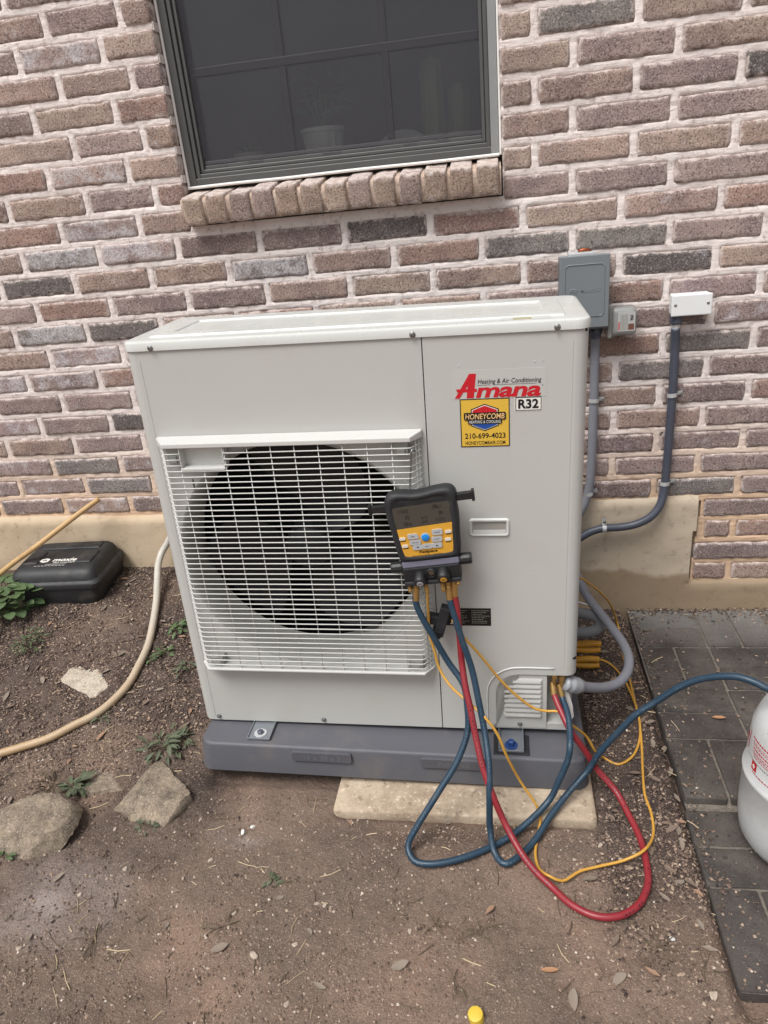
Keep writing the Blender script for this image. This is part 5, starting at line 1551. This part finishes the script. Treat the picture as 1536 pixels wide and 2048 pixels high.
whip = conduit('conduit', 'grey ribbed conduit looping out beside the unit and into its connector', [(0.945, -0.372, 0.200), (0.961, -0.358, 0.187), (0.995, -0.325, 0.158), (1.03, -0.29, 0.134), (1.067, -0.25, 0.121), (1.094, -0.201, 0.121), (1.103, -0.152, 0.128), (1.095, -0.1, 0.138), (1.075, -0.053, 0.151), (1.054, -0.007, 0.164), (1.025, 0.05, 0.183), (1.007, 0.08, 0.208), (0.989, 0.12, 0.245), (.965, .18, .30)], .0128, MAT['pvc_grey'], [], .028)
MB().tube([(-.030, -.020, .022), (-.014, -.010, .012), (.002, .003, -.002), (.012, .012, -.010)], lambda u: (.017 if u < .25 else (.0205 if u < .8 else .016)), 14, .004).build('connector', MAT['pvc_fit'], whip, smooth=True)
ins = thing('pipe_insulation', 'grey foam covered pipe bend sticking out behind the unit', 'pipe', (.95, .03, .11))
o0 = Vector((.95, .03, .11))
MB().tube([Vector(p) - o0 for p in [(0.94, -.0, .112), (0.986, 0.0, 0.104), (1.021, 0.0, 0.106), (1.045, 0.008, 0.114), (1.050, 0.014, 0.130), (1.038, 0.022, 0.144), (1.012, 0.03, 0.148), (0.96, 0.05, 0.14)]], .0165, 14, .006).build('foam_sleeve', MAT['foam'], ins, smooth=True)
MB().tube([(.03, .03, .065), (.07, .01, .062), (.10, -.005, .056)], .0022, 6, .01).build('cable_tie', MAT['whitebox'], ins, smooth=True)

# ------------------------------------------------------------------ gas cylinder
cy = thing('gas_cylinder', 'pale grey refrigerant cylinder with red print standing on the pavers', 'gas cylinder', (1.392, -.592, -.043), (0, 0, R(8)))
CR = .127
prof = [(0, .012), (.05, .006), (.085, .004), (.108, .014), (.121, .038), (CR - .001, .072), (CR, .11), (CR, .186), (CR + .0018, .190), (CR + .0022, .194), (CR + .0012, .199), (CR - .003, .203), (CR - .004, .26), (CR - .007, .305), (CR - .018, .338), (.088, .363), (.06, .378), (.03, .385), (.016, .387), (0, .387)]
MB().lathe(prof, 64).build('tank_body', MAT['cyl'], cy, auto=50)
MB().lathe([(.016, .386), (.016, .41), (.011, .413), (.011, .44), (.02, .443), (.02, .455), (0, .458)], 16).build('valve', MAT['brass'], cy, auto=35)
MB().tube([(0, 0, .428), (-.025, 0, .428), (-.050, 0, .422)], .0075, 10, .006).build('valve_port', MAT['brass'], cy, smooth=True)
for a in (R(35), R(145), R(270)):
    MB().tube([(.085 * math.cos(a), .085 * math.sin(a), .36), (.085 * math.cos(a), .085 * math.sin(a), .45), (.07 * math.cos(a), .07 * math.sin(a), .478), (.0, .0, .488)], .006, 8, .01).build('collar_handle', MAT['cyl'], cy, smooth=True)
def wrap(rad):
    return lambda p: (rad(p[2]) * math.cos(p[0]), rad(p[2]) * math.sin(p[0]), p[2])
def crad(z):
    for (r0, z0), (r1, z1) in zip(prof, prof[1:]):
        if z0 <= z <= z1 and z1 > z0: return r0 + (r1 - r0) * (z - z0) / (z1 - z0) + .0006
    return CR
def band(segs, name, mat):
    m = MB()
    for (a0, a1, z0, z1) in segs:
        n = max(2, int(abs(a1 - a0) / .06)); V = []; F = []
        for i in range(n + 1):
            a = a0 + (a1 - a0) * i / n
            for z in (z0, z1): V.append((crad(z) * math.cos(a), crad(z) * math.sin(a), z))
        for i in range(n): F.append((2 * i, 2 * i + 2, 2 * i + 3, 2 * i + 1))
        m.add(V, F)
    return m.build(name, mat, cy)
# print on the side that faces left and forward
rr_ = random.Random(11); segs = []; segk = []
for i, (z, h, L) in enumerate(((.2915, .0036, 1.0), (.2840, .0018, 1.1), (.2795, .0018, 1.1), (.2710, .0034, .45), (.2650, .0018, 1.1), (.2605, .0018, 1.1), (.2550, .0018, 1.1), (.2180, .0028, 1.2))):
    a = -3.27 + .02 * i
    end = a + L
    while a < end:
        w = rr_.uniform(.02, .07)
        segs.append((a, a + w, z, z + h)); a += w + .015
tag(band(segs, 'red_print', MAT['red_ink']), kind='stuff')
segs = []
for i in range(3):
    a = -3.37
    while a < -2.35:
        w = rr_.uniform(.012, .04); segk.append((a, a + w, .2455 - i * .0045, .2470 - i * .0045)) if i == 0 else None
        a += w + .012
tag(band(segk, 'black_print', MAT['black_ink']), kind='stuff')
band([(-3.17, -3.03, .2240, .2450)], 'red_square', MAT['red_ink'])
def diamond():
    V = []; 
    for a, z in ((-3.10, .2275), (-3.06, .2345), (-3.10, .2415), (-3.14, .2345)):
        V.append(((crad(z) + .0006) * math.cos(a), (crad(z) + .0006) * math.sin(a), z))
    mk('diamond_mark', V, [(0, 1, 2, 3)], MAT['white_ink'], cy)
diamond()
band([(-3.75, -3.40, .2500, .2515), (-3.75, -3.40, .2930, .2945), (-3.42, -3.40, .2515, .2930), (-3.65, -3.46, .262, .266), (-3.6, -3.46, .272, .279)], 'red_panel', MAT['red_ink'])
segk = []
for i in range(2):
    a = -3.0
    for q in range(9): segk.append((a, a + .035, .338 - i * .012, .345 - i * .012)); a += .055
tag(band(segk, 'stamped_print', MAT['black_ink']), kind='stuff')

# ------------------------------------------------------------------ bait station by the wall
bt = thing('bait_station', 'black plastic pest bait station box against the foundation', 'bait station', (-.718, .096, .146), (R(3), 0, R(3)))
bt.scale = (1.32, 1.10, 1.14)
BW, BD = .125, .215
def bl(ins, z, f=0, dy=0): return [(x, y, z) for x, y in rrect(-BW + ins, BW - ins, 0 + ins + f, BD - ins * .6, max(.028 - ins * .3, .008), 5)]
def lay(L, name, mat, par, cap=True):
    n = len(L[0]); V = [p for l in L for p in l]; F = []
    for j in range(len(L) - 1):
        for i in range(n): F.append((j * n + i, j * n + (i + 1) % n, (j + 1) * n + (i + 1) % n, (j + 1) * n + i))
    F.append(tuple(range((len(L) - 1) * n, len(L) * n)))
    m = MB(); m.add(V, F); return m.build(name, mat, par, auto=40)
lay([bl(.020, -.02), bl(.014, 0), bl(.006, .052), bl(.007, .054)], 'base', MAT['bait'], bt)
lidb = lay([bl(.004, .053), bl(.000, .057), bl(-.001, .070), bl(.002, .075), bl(.009, .079), bl(.012, .090), bl(.016, .103, .004), bl(.023, .110, .012), bl(.032, .113, .02)], 'lid', MAT['bait'], bt)
for x0, x1 in ((-.098, -.052), (.048, .094)):
    MB().rbox(x0, x1, .060, .135, .108, .1175, .006, 3).build('latch_recess', MAT['bait'], lidb, auto=40)
MB().rbox(-.085, .085, .150, .19, .108, .1165, .006, 3).build('lid_ridge', MAT['bait'], lidb, auto=40)
MB().lathe([(.030, -.0), (.030, -.003), (0, -.003)], 20, (BW - .012, .09, .025), 'x').build('entry_hole', MAT['dark'], bt)
up = lambda p: (p[0], .082 + p[2] * 1.0, .1140)
text('lettering', 'moxie', .026, MAT['white_ink'], lidb, (.016, .000), 0, .03, .15, 1.0, fn=up)
text('lettering', 'PEST CONTROL', .0085, MAT['white_ink'], lidb, (.020, -.0165), 0, .02, .1, 1.0, fn=up)
text('lettering', 'moxiepestcontrol.com', .0062, MAT['white_ink'], lidb, (0, -.0255), 0, .005, 0, 1.0, fn=up)
m = MB(); m.prism([(-.040, -.014), (-.028, -.010), (-.026, .004), (-.036, .012), (-.050, .008), (-.052, -.006)], 0, .0002)
m.v = [(x, .082 + z, .1142 if y < .0001 else .1138) for x, y, z in m.v]; m.build('emblem', MAT['white_ink'], lidb)
text('lettering', 'm', .015, MAT['black_ink'], lidb, (-.039, -.001), 0, .03, .1, 1.0, fn=lambda p: (p[0], .082 + p[2], .1145))
m = MB()
for i in range(9): m.box(-.055 + i * .0095, -.048 + i * .0095, .0470, .0485, .1138, .1141)
m.build('small_print', MAT['white_ink'], lidb)

# ------------------------------------------------------------------ drain hose, tan pipe, cap, rocks
def onz(pts, r, lift=None): return [(x, y, max(z, float(hz(x, y)) + r - .002)) for x, y, z in pts]
DR = [(.22, -.06, .105), (.14, .02, .16), (.03, .12, .24), (-.10, .21, .31), (-.22, .27, .348), (-.30, .3, .352), (-.354, .3, .311), (-.380, .3, .276), (-0.402, 0.285, 0.246), (-0.404, 0.25, 0.222), (-0.385, 0.184, 0.194), (-0.354, 0.093, 0.165), (-0.331, -0.003, 0.132), (-0.319, -0.075, 0.108), (-0.318, -0.15, 0.088), (-0.325, -0.222, 0.068), (-0.351, -0.282, 0.052), (-0.382, -0.323, 0.041), (-0.427, -0.357, 0.033), (-0.482, -0.399, 0.022), (-0.544, -0.427, 0.015), (-0.606, -0.452, 0.009), (-0.679, -0.482, 0.002), (-.80, -.50, .0), (-1.0, -.46, .01), (-1.35, -.52, 0), (-1.8, -.7, 0), (-2.6, -.9, 0)]
dh = thing('drain_hose', 'stained whitish drain hose curving over the soil left of the unit', 'hose', DR[0])
MB().tube([Vector(p) - Vector(DR[0]) for p in onz(DR, .011)], .0115, 12, .012).build('hose_body', MAT['tanhose'], dh, smooth=True)
MB().tube([Vector(q) - Vector(DR[0]) for q in ((-.340, .3, .325), (-.357, .3, .306))], .0135, 12, smooth=False).build('black_collar', MAT['rubber'], dh, auto=40)
TP = [(-0.593, 0.3, 0.451), (-0.647, 0.27, 0.421), (-0.725, 0.22, 0.374), (-0.795, 0.175, 0.332), (-.87, .150, .290), (-.96, .14, .235), (-1.06, .12, .185), (-1.16, .06, .168), (-1.5, -.1, .1), (-2.1, -.3, .06)]
tp = thing('tan_pipe', 'tan pipe leaning over the bait station with its free end up', 'pipe', TP[0])
MB().tube([Vector(p) - Vector(TP[0]) for p in onz(TP, .009)], .0092, 12, .012).build('pipe_body', MAT['tanpipe'], tp, smooth=True)
cp = thing('plastic_cap', 'small yellow plastic cap standing on the soil near the bottom edge', 'cap', (.712, -1.012, hz(.712, -1.012) - .002), (R(6), R(-5), 0))
MB().lathe([(.0138, 0), (.0138, .016), (.0130, .0182), (.011, .019), (0, .019)], 28).build('shell', MAT['cap'], cp, auto=40)

def rock(name, label, loc, size, seed, mat, cuts=9, rz=0, cat='rock', sub=5, group=None, part='stone_body'):
    r = np.random.default_rng(seed)
    bm = bmesh.new()
    bmesh.ops.create_icosphere(bm, subdivisions=sub, radius=1)
    V = np.array([v.co[:] for v in bm.verts])
    N_ = r.normal(size=(cuts, 3)); N_ /= np.linalg.norm(N_, axis=1)[:, None]
    N_[0] = (0.05, -.05, 1); N_[1] = (.1, -1, .25); N_ /= np.linalg.norm(N_, axis=1)[:, None]
    D = r.uniform(.42, .72, cuts)
    for n, d in zip(N_, D):
        e = V @ n - d
        V = V - np.clip(e, 0, None)[:, None] * n * .995
    q = fbm(V[:, 0] * 2.2 + seed, V[:, 1] * 2.2 + V[:, 2] * 1.7, 5, seed, .6)
    q2 = fbm(V[:, 0] * 9 + seed + V[:, 2] * 5, V[:, 1] * 9 + V[:, 2] * 7, 4, seed + 3, .7)
    V = V * (1 + .06 * q[:, None] + .035 * q2[:, None])
    V = V * (np.array(size) / 2 / np.abs(V).max(0))
    F = [[v.index for v in f.verts] for f in bm.faces]; bm.free()
    o = mk(name, V, F, mat, None, True, loc, (r.uniform(-.1, .1), r.uniform(-.1, .1), rz))
    o.data.set_sharp_from_angle(angle=R(34))
    return tag(o, label, cat, group)
rock('limestone_rock', 'wide rough tan rock at the left edge below the hose', (-.368, -.690, -.030), (.25, .20, .15), 5, MAT['rock'], 8, R(18))
rock('limestone_rock', 'angular flat topped rock in front of the pad corner', (-.106, -.565, -.024), (.19, .20, .15), 14, MAT['rock'], 8, R(-28))
rock('limestone_rock', 'half buried brown rock between the two larger rocks', (-.258, -.515, -.040), (.15, .17, .09), 23, MAT['rock'], 8, R(10))
rock('stone_chip', 'pale flat limestone piece set in the soil beside the hose', (-.468, -.172, .058), (.19, .21, .06), 31, MAT['rock_pale'], 7, R(-20), 'stone')
LEAF = [(1.329,-0.211),(1.17,-0.389),(1.143,-0.311),(1.009,-0.559),(1.018,-0.537),(1.122,-0.567),(1.162,-0.478),(1.144,-0.586),(1.144,-0.62),(1.149,-0.742),(1.14,-0.719),(1.056,-0.889),(1.031,-0.909),(1.03,-0.836),(0.846,-0.919),(0.973,-0.851),(1.041,-0.945),(1.149,-0.9),(1.125,-0.494),(1.126,0.106),(1.052,-0.009),(1.071,-0.026),(1.037,-0.017),(1.089,-0.048),(1.178,-0.292),(1.036,0.105),(-0.511,0.237),(-0.524,0.216),(-0.222,-0.034),(-0.312,0.027),(-0.389,-0.038),(-0.362,-0.034),(-0.396,-0.102),(-0.655,-0.16),(-0.531,-0.357),(-0.673,-0.293),(-0.333,-0.384),(-0.105,-0.299),(-0.4,-0.417),(-0.69,-0.16),(-0.42,-0.105),(-0.707,0.018),(-0.496,-0.585),(0.292,-0.811),(0.635,-0.586),(0.407,-0.606),(0.735,-0.798),(0.376,-0.886),(0.42,-0.986),(1.076,-0.637),(1.108,-0.685),(1.082,-0.418),(1.126,-0.432),(0.941,-0.72),(0.97,-0.928),(0.886,-0.971),(0.201,-0.929),(0.064,-0.885),(-0.228,-0.798),(-0.212,-0.94),(0.565,-0.932),(1.138,-0.807),(1.143,-0.858)]
for i in range(26):
    LEAF.append((rng.uniform(1.0, 1.16), rng.uniform(-.75, .28)))
for i in range(26):
    LEAF.append((rng.uniform(-.85, -.06), rng.uniform(-.5, .28)))
def leaf_mesh(seed, s, wd):
    r = random.Random(seed); V = []; F = []
    n = 7; cur = r.uniform(-.3, .5); tw = r.uniform(-.4, .4)
    for i in range(n + 1):
        t = i / n; w = wd * s * math.sin(PI * min(t * .96 + .02, 1)) ** .8 * r.uniform(.85, 1.1)
        zc = s * (.10 * math.sin(PI * t) * cur + .08 * abs(t - .5))
        for k in (-1, 0, 1):
            V.append((s * (t - .5), k * w / 2 + .05 * s * math.sin(3 * t), zc + (abs(k) * w * .22 * (1 + tw * k)) + .002))
    for i in range(n):
        for k in range(2):
            a = i * 3 + k; F.append((a, a + 3, a + 4, a + 1))
    me = bpy.data.meshes.new('fallen_leaf'); me.from_pydata(V, [], F); me.update()
    me.polygons.foreach_set("use_smooth", [True] * len(F))
    return me
lm = []
for i in range(12):
    me = leaf_mesh(50 + i, .030 + .003 * (i % 5), .30 + .05 * (i % 4)); me.materials.append(MAT[('leaf_a', 'leaf_b', 'leaf_d', 'leaf_b', 'leaf_c' if i == 4 else 'leaf_d', 'leaf_d')[i % 6]]); lm.append(me)
onp = lambda x, y: (-.026 if y > -.495 else -.043) if x > 1.183 else hz(x, y)
for i, (x, y) in enumerate(LEAF):
    z = onp(x, y)
    o = bpy.data.objects.new('fallen_leaf', lm[rng.choice([0, 1, 2, 3, 5, 6, 7, 8, 9, 10, 11])])
    sc = rng.uniform(.5, 1.05)
    if i in (0, 14): o.data = lm[4]; sc = .8
    o.scale = (sc, sc, sc); o.location = (x, y, z + .003); o.rotation_euler = (rng.uniform(-.25, .25), rng.uniform(-.25, .25), rng.uniform(0, 6.28))
    link(o)
    if i == 0: tag(o, 'orange dry leaf lying on the pavers by the arching blue hose', 'leaf')
    elif i == 14: tag(o, 'orange lobed dry leaf on bare soil left of the litter', 'leaf')
    elif x > 1.183: tag(o, 'small dull dry leaf on the dark pavers', 'leaf', 'dry leaves on the pavers')
    elif x > .93 and y > -.40: tag(o, 'small dry leaf on the mulch between the unit and the pavers', 'leaf', 'dry leaves beside the unit')
    elif x > .93: tag(o, 'small dry leaf on the soil strip between the red hose and the pavers', 'leaf', 'dry leaves by the paver edge')
    elif x < 0 and y > -.62: tag(o, 'small dry leaf on the slope around the drain hose', 'leaf', 'dry leaves on the left slope')
    else: tag(o, 'small dry leaf on the open soil in the foreground', 'leaf', 'dry leaves on the foreground soil')
PEB = [(0.153,-0.642),(0.173,-0.626),(0.277,-0.939),(-0.09,-0.757),(0.056,-0.772),(-0.16,-0.832),(0.376,-0.818),(0.392,-0.818),(0.576,-0.859),(1.08,-0.838),(1.144,-0.853),(1.128,-0.942),(0.521,-0.664),(0.412,-0.603),(0.71,-0.575),(0.767,-0.586),(0.973,-0.63),(0.915,-0.673),(1.011,-0.661),(-0.167,-0.655),(-0.063,-0.735),(-0.22,-0.962),(0.032,-0.958),(0.352,-0.912),(0.366,-1.023),(0.206,-0.852),(0.102,-0.723),(-0.548,0.082),(-0.568,0.028),(-0.421,0.038),(-0.282,0.037),(-0.371,-0.353),(0.035,-0.612),(-0.084,-0.578)]
pm = []
for i in range(5):
    o = rock('pebble', '', (0, 0, 0), (.016, .012, .009), 60 + i, MAT['pebble'] if i < 4 else MAT['white_chip'], 6, 0, '', 2)
    pm.append(o.data); bpy.data.objects.remove(o)
for i, (x, y) in enumerate(PEB):
    o = bpy.data.objects.new('pebble', pm[4] if i in (0, 1, 9) else pm[i % 4])
    sc = rng.uniform(.55, 1.0) * (1.9 if i in (2, 11) else 1)
    o.scale = (sc, sc, sc); o.location = (x, y, hz(x, y) + .002 * sc); o.rotation_euler = (0, 0, rng.uniform(0, 6.28)); link(o)
    if i == 2: tag(o, 'largest pale pinkish pebble on the open soil at lower left', 'pebble')
    elif i == 11: tag(o, 'pale lump of stone near the lower paver corner', 'pebble')
    elif i < 2: tag(o, 'white chip lying in the chalky patch in front of the pad', 'pebble', 'white chips in the chalky patch')
    elif i == 9: tag(o, 'white chip on the dark soil inside the paver edge', 'pebble')
    elif y > -.4: tag(o, 'small pale pebble on the slope by the drain hose', 'pebble', 'pebbles on the left slope')
    elif x > .9: tag(o, 'small pale pebble on the soil inside the red hose loop or near it', 'pebble', 'pebbles near the red hose')
    elif x > .35: tag(o, 'small pale pebble on the soil in front of the concrete slab', 'pebble', 'pebbles in front of the slab')
    else: tag(o, 'small pale pebble on the soil below the rocks', 'pebble', 'pebbles below the rocks')

# ------------------------------------------------------------------ weeds
def weed(label, x, y, n, s, mat, seed, wd=.4, up=.5, rad=.03, bend=.35, group=None, name='weed'):
    r = random.Random(seed)
    t = thing(name, label, 'weed' if name == 'weed' else 'plant', (x, y, hz(x, y)), group=group)
    m = MB(); st = MB()
    for i in range(n):
        a = r.uniform(0, 2 * PI); q = r.uniform(0, rad)
        p0 = Vector((q * math.cos(a), q * math.sin(a), r.uniform(0, rad * .8)))
        a2 = a + r.uniform(-.8, .8)
        leaf(m, p0, Vector((math.cos(a2), math.sin(a2), r.uniform(-.1, up * 2))).normalized(), s * r.uniform(.6, 1.2), r, wd, bend)
        if i % 4 == 0: st.tube([(0, 0, -.004), p0 * .5 + Vector((0, 0, .004)), p0], .0009, 5, .01)
    m.build('foliage', mat, t, smooth=True)
    st.build('stem', MAT['weed_dry'], t)
    return t
lp = thing('leafy_plant', 'round leaved dark green plant at the left edge beside the bait station', 'plant', (-.892, .085, .135))
lp.scale = (1.35, 1.2, 1.25)
r_ = random.Random(8)
st = MB()
for i in range(110):
    a = r_.uniform(0, 2 * PI); el = r_.uniform(.0, 1.3); rad = r_.uniform(.03, .095)
    p0 = Vector((rad * math.cos(a) * math.cos(el) * 1.1, rad * math.sin(a) * math.cos(el), .005 + .085 * math.sin(el)))
    m = MB(); leaf(m, p0, Vector((math.cos(a) * 1.0, math.sin(a), r_.uniform(-.2, .5))).normalized(), r_.uniform(.022, .042), r_, .85, .25)
    m.build('leaf', MAT['weed'], lp, smooth=True)
    if i % 3 == 0: st.tube([(0, 0, -.01), p0 * .5, p0], .0012, 5, .015)
st.build('stem', MAT['weed'], lp)
weed('low feathery green weed below the round leaved plant', -.735, -.075, 60, .028, MAT['weed'], 1, .18, .5, .05)
weed('grey green wilted weed clump above the flat topped rock', -.135, -.415, 44, .034, MAT['weed_grey'], 2, .32, .35, .045)
weed('second wilted weed sprig between pad corner and flat topped rock', -.09, -.392, 22, .028, MAT['weed_grey'], 3, .32, .35, .03)
weed('wilted weed clump on the wide rough rock', -.335, -.545, 30, .034, MAT['weed_grey'], 4, .4, .4, .035)
weed('dry grass tuft behind the wide rough rock', -.40, -.54, 24, .04, MAT['weed_dry'], 5, .08, .8, .02)
weed('small green weed right of the drain hose, nearest the unit', -.25, -.008, 26, .024, MAT['weed'], 6, .45, .4, .025)
weed('bright green sprout beside the drain hose, lower one', -.255, -.10, 20, .022, MAT['weed'], 7, .55, .4, .022)
weed('bright green sprout touching the left of the hose', -.30, -.118, 12, .018, MAT['weed'], 8, .55, .4, .015)
weed('dull green weed close to the unit corner', -.172, -.15, 22, .026, MAT['weed_grey'], 9, .3, .3, .03)
weed('grey weed sprig lying on the drain hose bend', -.36, -.332, 14, .026, MAT['weed_grey'], 10, .3, .2, .02)
weed('small grey weed under the flat topped rock', -.085, -.645, 16, .016, MAT['weed_grey'], 11, .5, .4, .02)
weed('tiny green weed in the bottom corner of the wide rock', -.395, -.757, 12, .022, MAT['weed'], 12, .4, .5, .015)
weed('dark small weed alone on the reddish soil', .264, -.771, 12, .016, MAT['weed_grey'], 13, .5, .3, .014)
weed('withered dark stalk on the middle of the open soil', .19, -.885, 9, .04, MAT['weed_dry'], 14, .12, .3, .012)
for i, (x, y, lb) in enumerate(((.625, -.839, 'flattened dry grass tuft just below the blue hose bend'), (.715, -.854, 'flattened dry grass tuft left of the red hose loop'), (.671, -.961, 'flattened dry grass tuft above the yellow cap'), (1.058, -.859, 'flattened dry grass tuft near the paver edge'), (-.07, -.93, 'straw coloured grass tuft at the lower left'))):
    weed(lb, x, y, 13, .030, MAT['weed_dry'], 20 + i, .07, .12, .022, .3)

# ------------------------------------------------------------------ litter too small to count
def scatter(name, label, cat, n, mat, maker, area, seed):
    r = np.random.default_rng(seed); m = MB()
    V = []; F = []; base = 0
    xs_, ys_, k = [], [], 0
    while k < n:
        x = r.uniform(-1.0, 1.7, 4000); y = r.uniform(-1.25, .34, 4000)
        ok = r.uniform(0, 1, 4000) < area(x, y)
        x, y = x[ok], y[ok]; xs_.append(x); ys_.append(y); k += len(x)
    x = np.concatenate(xs_)[:n]; y = np.concatenate(ys_)[:n]; z = np.where((x > 1.185) & (y > -.92), np.where(y > -.49, -.027, -.044), hgt(x, y))
    for i in range(n):
        v, f = maker(r)
        V += [(x[i] + a, y[i] + b, z[i] + c) for a, b, c in v]; F += [tuple(q + base for q in t) for t in f]; base += len(v)
    o = mk(name, V, F, mat); tag(o, label, cat, kind='stuff'); return o
def notpad(x, y):
    pad_ = (x > -.01) & (x < .99) & (y > -.52); slab_ = (x > .35) & (x < .98) & (y > -.59); pav = (x > 1.175) & (y > -.94); bait = (x > -.87) & (x < -.59) & (y > .11)
    edge = np.exp(-np.abs(x - 1.19) / .03) * .3 + np.exp(-np.abs(y - .33) / .03) * .5 + .025
    return np.where(pad_ | slab_ | bait, 0.0, np.where(pav, edge, 1.0))
def mul_area(x, y):
    s_ = ss(.94, 1.0, x) * ss(-1.15, -.6, y); l_ = (1 - ss(-.06, .02, x)) * (.03 + .77 * ss(-.70, -.45, y)); c_ = .006
    return notpad(x, y) * np.clip(np.maximum(s_, l_) * np.clip(.55 + .9 * fbm(x * 6, y * 6, 3, 77), .1, 1) + c_, 0, 1)
def chip(r):
    L = r.uniform(.003, .010); w = L * r.uniform(.35, .9); a = r.uniform(0, 6.28); t = r.uniform(-.3, .3); h = r.uniform(.001, .003)
    ca, sa = math.cos(a), math.sin(a); v = []
    for dx, dy, dz in ((-L, -w, 0), (L, -w * .6, 0), (L * .9, w, 0), (-L * .8, w * .8, 0), (0, 0, h)):
        dx, dy = dx / 2, dy / 2
        v.append((dx * ca - dy * sa, dx * sa + dy * ca, dz + t * dx + .0016))
    return v, [(0, 1, 4), (1, 2, 4), (2, 3, 4), (3, 0, 4)]
def grain(r):
    s_ = .0007 + .0038 * r.uniform(0, 1) ** 2.2; a = r.uniform(0, 6.28); v = []
    for i in range(4):
        q = a + i * PI / 2; v.append((s_ * math.cos(q) * r.uniform(.7, 1.2), s_ * math.sin(q) * r.uniform(.7, 1.2), 0))
    v.append((0, 0, s_ * 1.1)); return v, [(0, 1, 4), (1, 2, 4), (2, 3, 4), (3, 0, 4)]
def stick(r):
    L = r.uniform(.012, .05); a = r.uniform(0, 6.28); w = r.uniform(.0006, .0012); b = r.uniform(-.35, .35); v = []
    for t in (0, .5, 1):
        d = L * (t - .5); q = a + b * t
        cx_, cy_ = d * math.cos(q), d * math.sin(q)
        v += [(cx_ - w * math.sin(q), cy_ + w * math.cos(q), .002), (cx_ + w * math.sin(q), cy_ - w * math.cos(q), .002), (cx_, cy_, .002 + w * 1.6)]
    return v, [(0, 3, 5, 2), (2, 5, 4, 1), (3, 6, 8, 5), (5, 8, 7, 4)]
scatter('mulch_litter', 'dark brown mulch crumbs and bark bits strewn over the soil', 'mulch', 20000, MAT['mulch'], chip, mul_area, 1)
scatter('leaf_litter', 'grey brown leaf fragments strewn over the soil', 'leaf litter', 2600, MAT['fragment'], chip, mul_area, 2)
scatter('soil_grit', 'fine pale grit and grains strewn over the soil', 'grit', 15000, MAT['grit'], grain, lambda x, y: notpad(x, y) * np.clip(.5 + .8 * fbm(x * 5, y * 5, 3, 70), .08, 1), 3)
scatter('soil_clods', 'small dark soil crumbs strewn over the ground', 'soil', 22000, MAT['crumb'], grain, lambda x, y: notpad(x, y) * np.clip(.4 + .9 * fbm(x * 5 + 9, y * 5, 3, 72), .05, 1), 6)
scatter('dry_twigs', 'fine dark dry twigs strewn over the soil', 'twigs', 320, MAT['weed_dry'], stick, lambda x, y: notpad(x, y) * np.clip(.4 + .9 * fbm(x * 4, y * 4, 3, 74), .1, 1), 4)
scatter('straw_bits', 'pale straw bits strewn over the soil', 'straw', 220, MAT['straw'], stick, lambda x, y: notpad(x, y) * np.clip(.35 + .9 * fbm(x * 4, y * 4, 3, 76), .1, 1), 5)
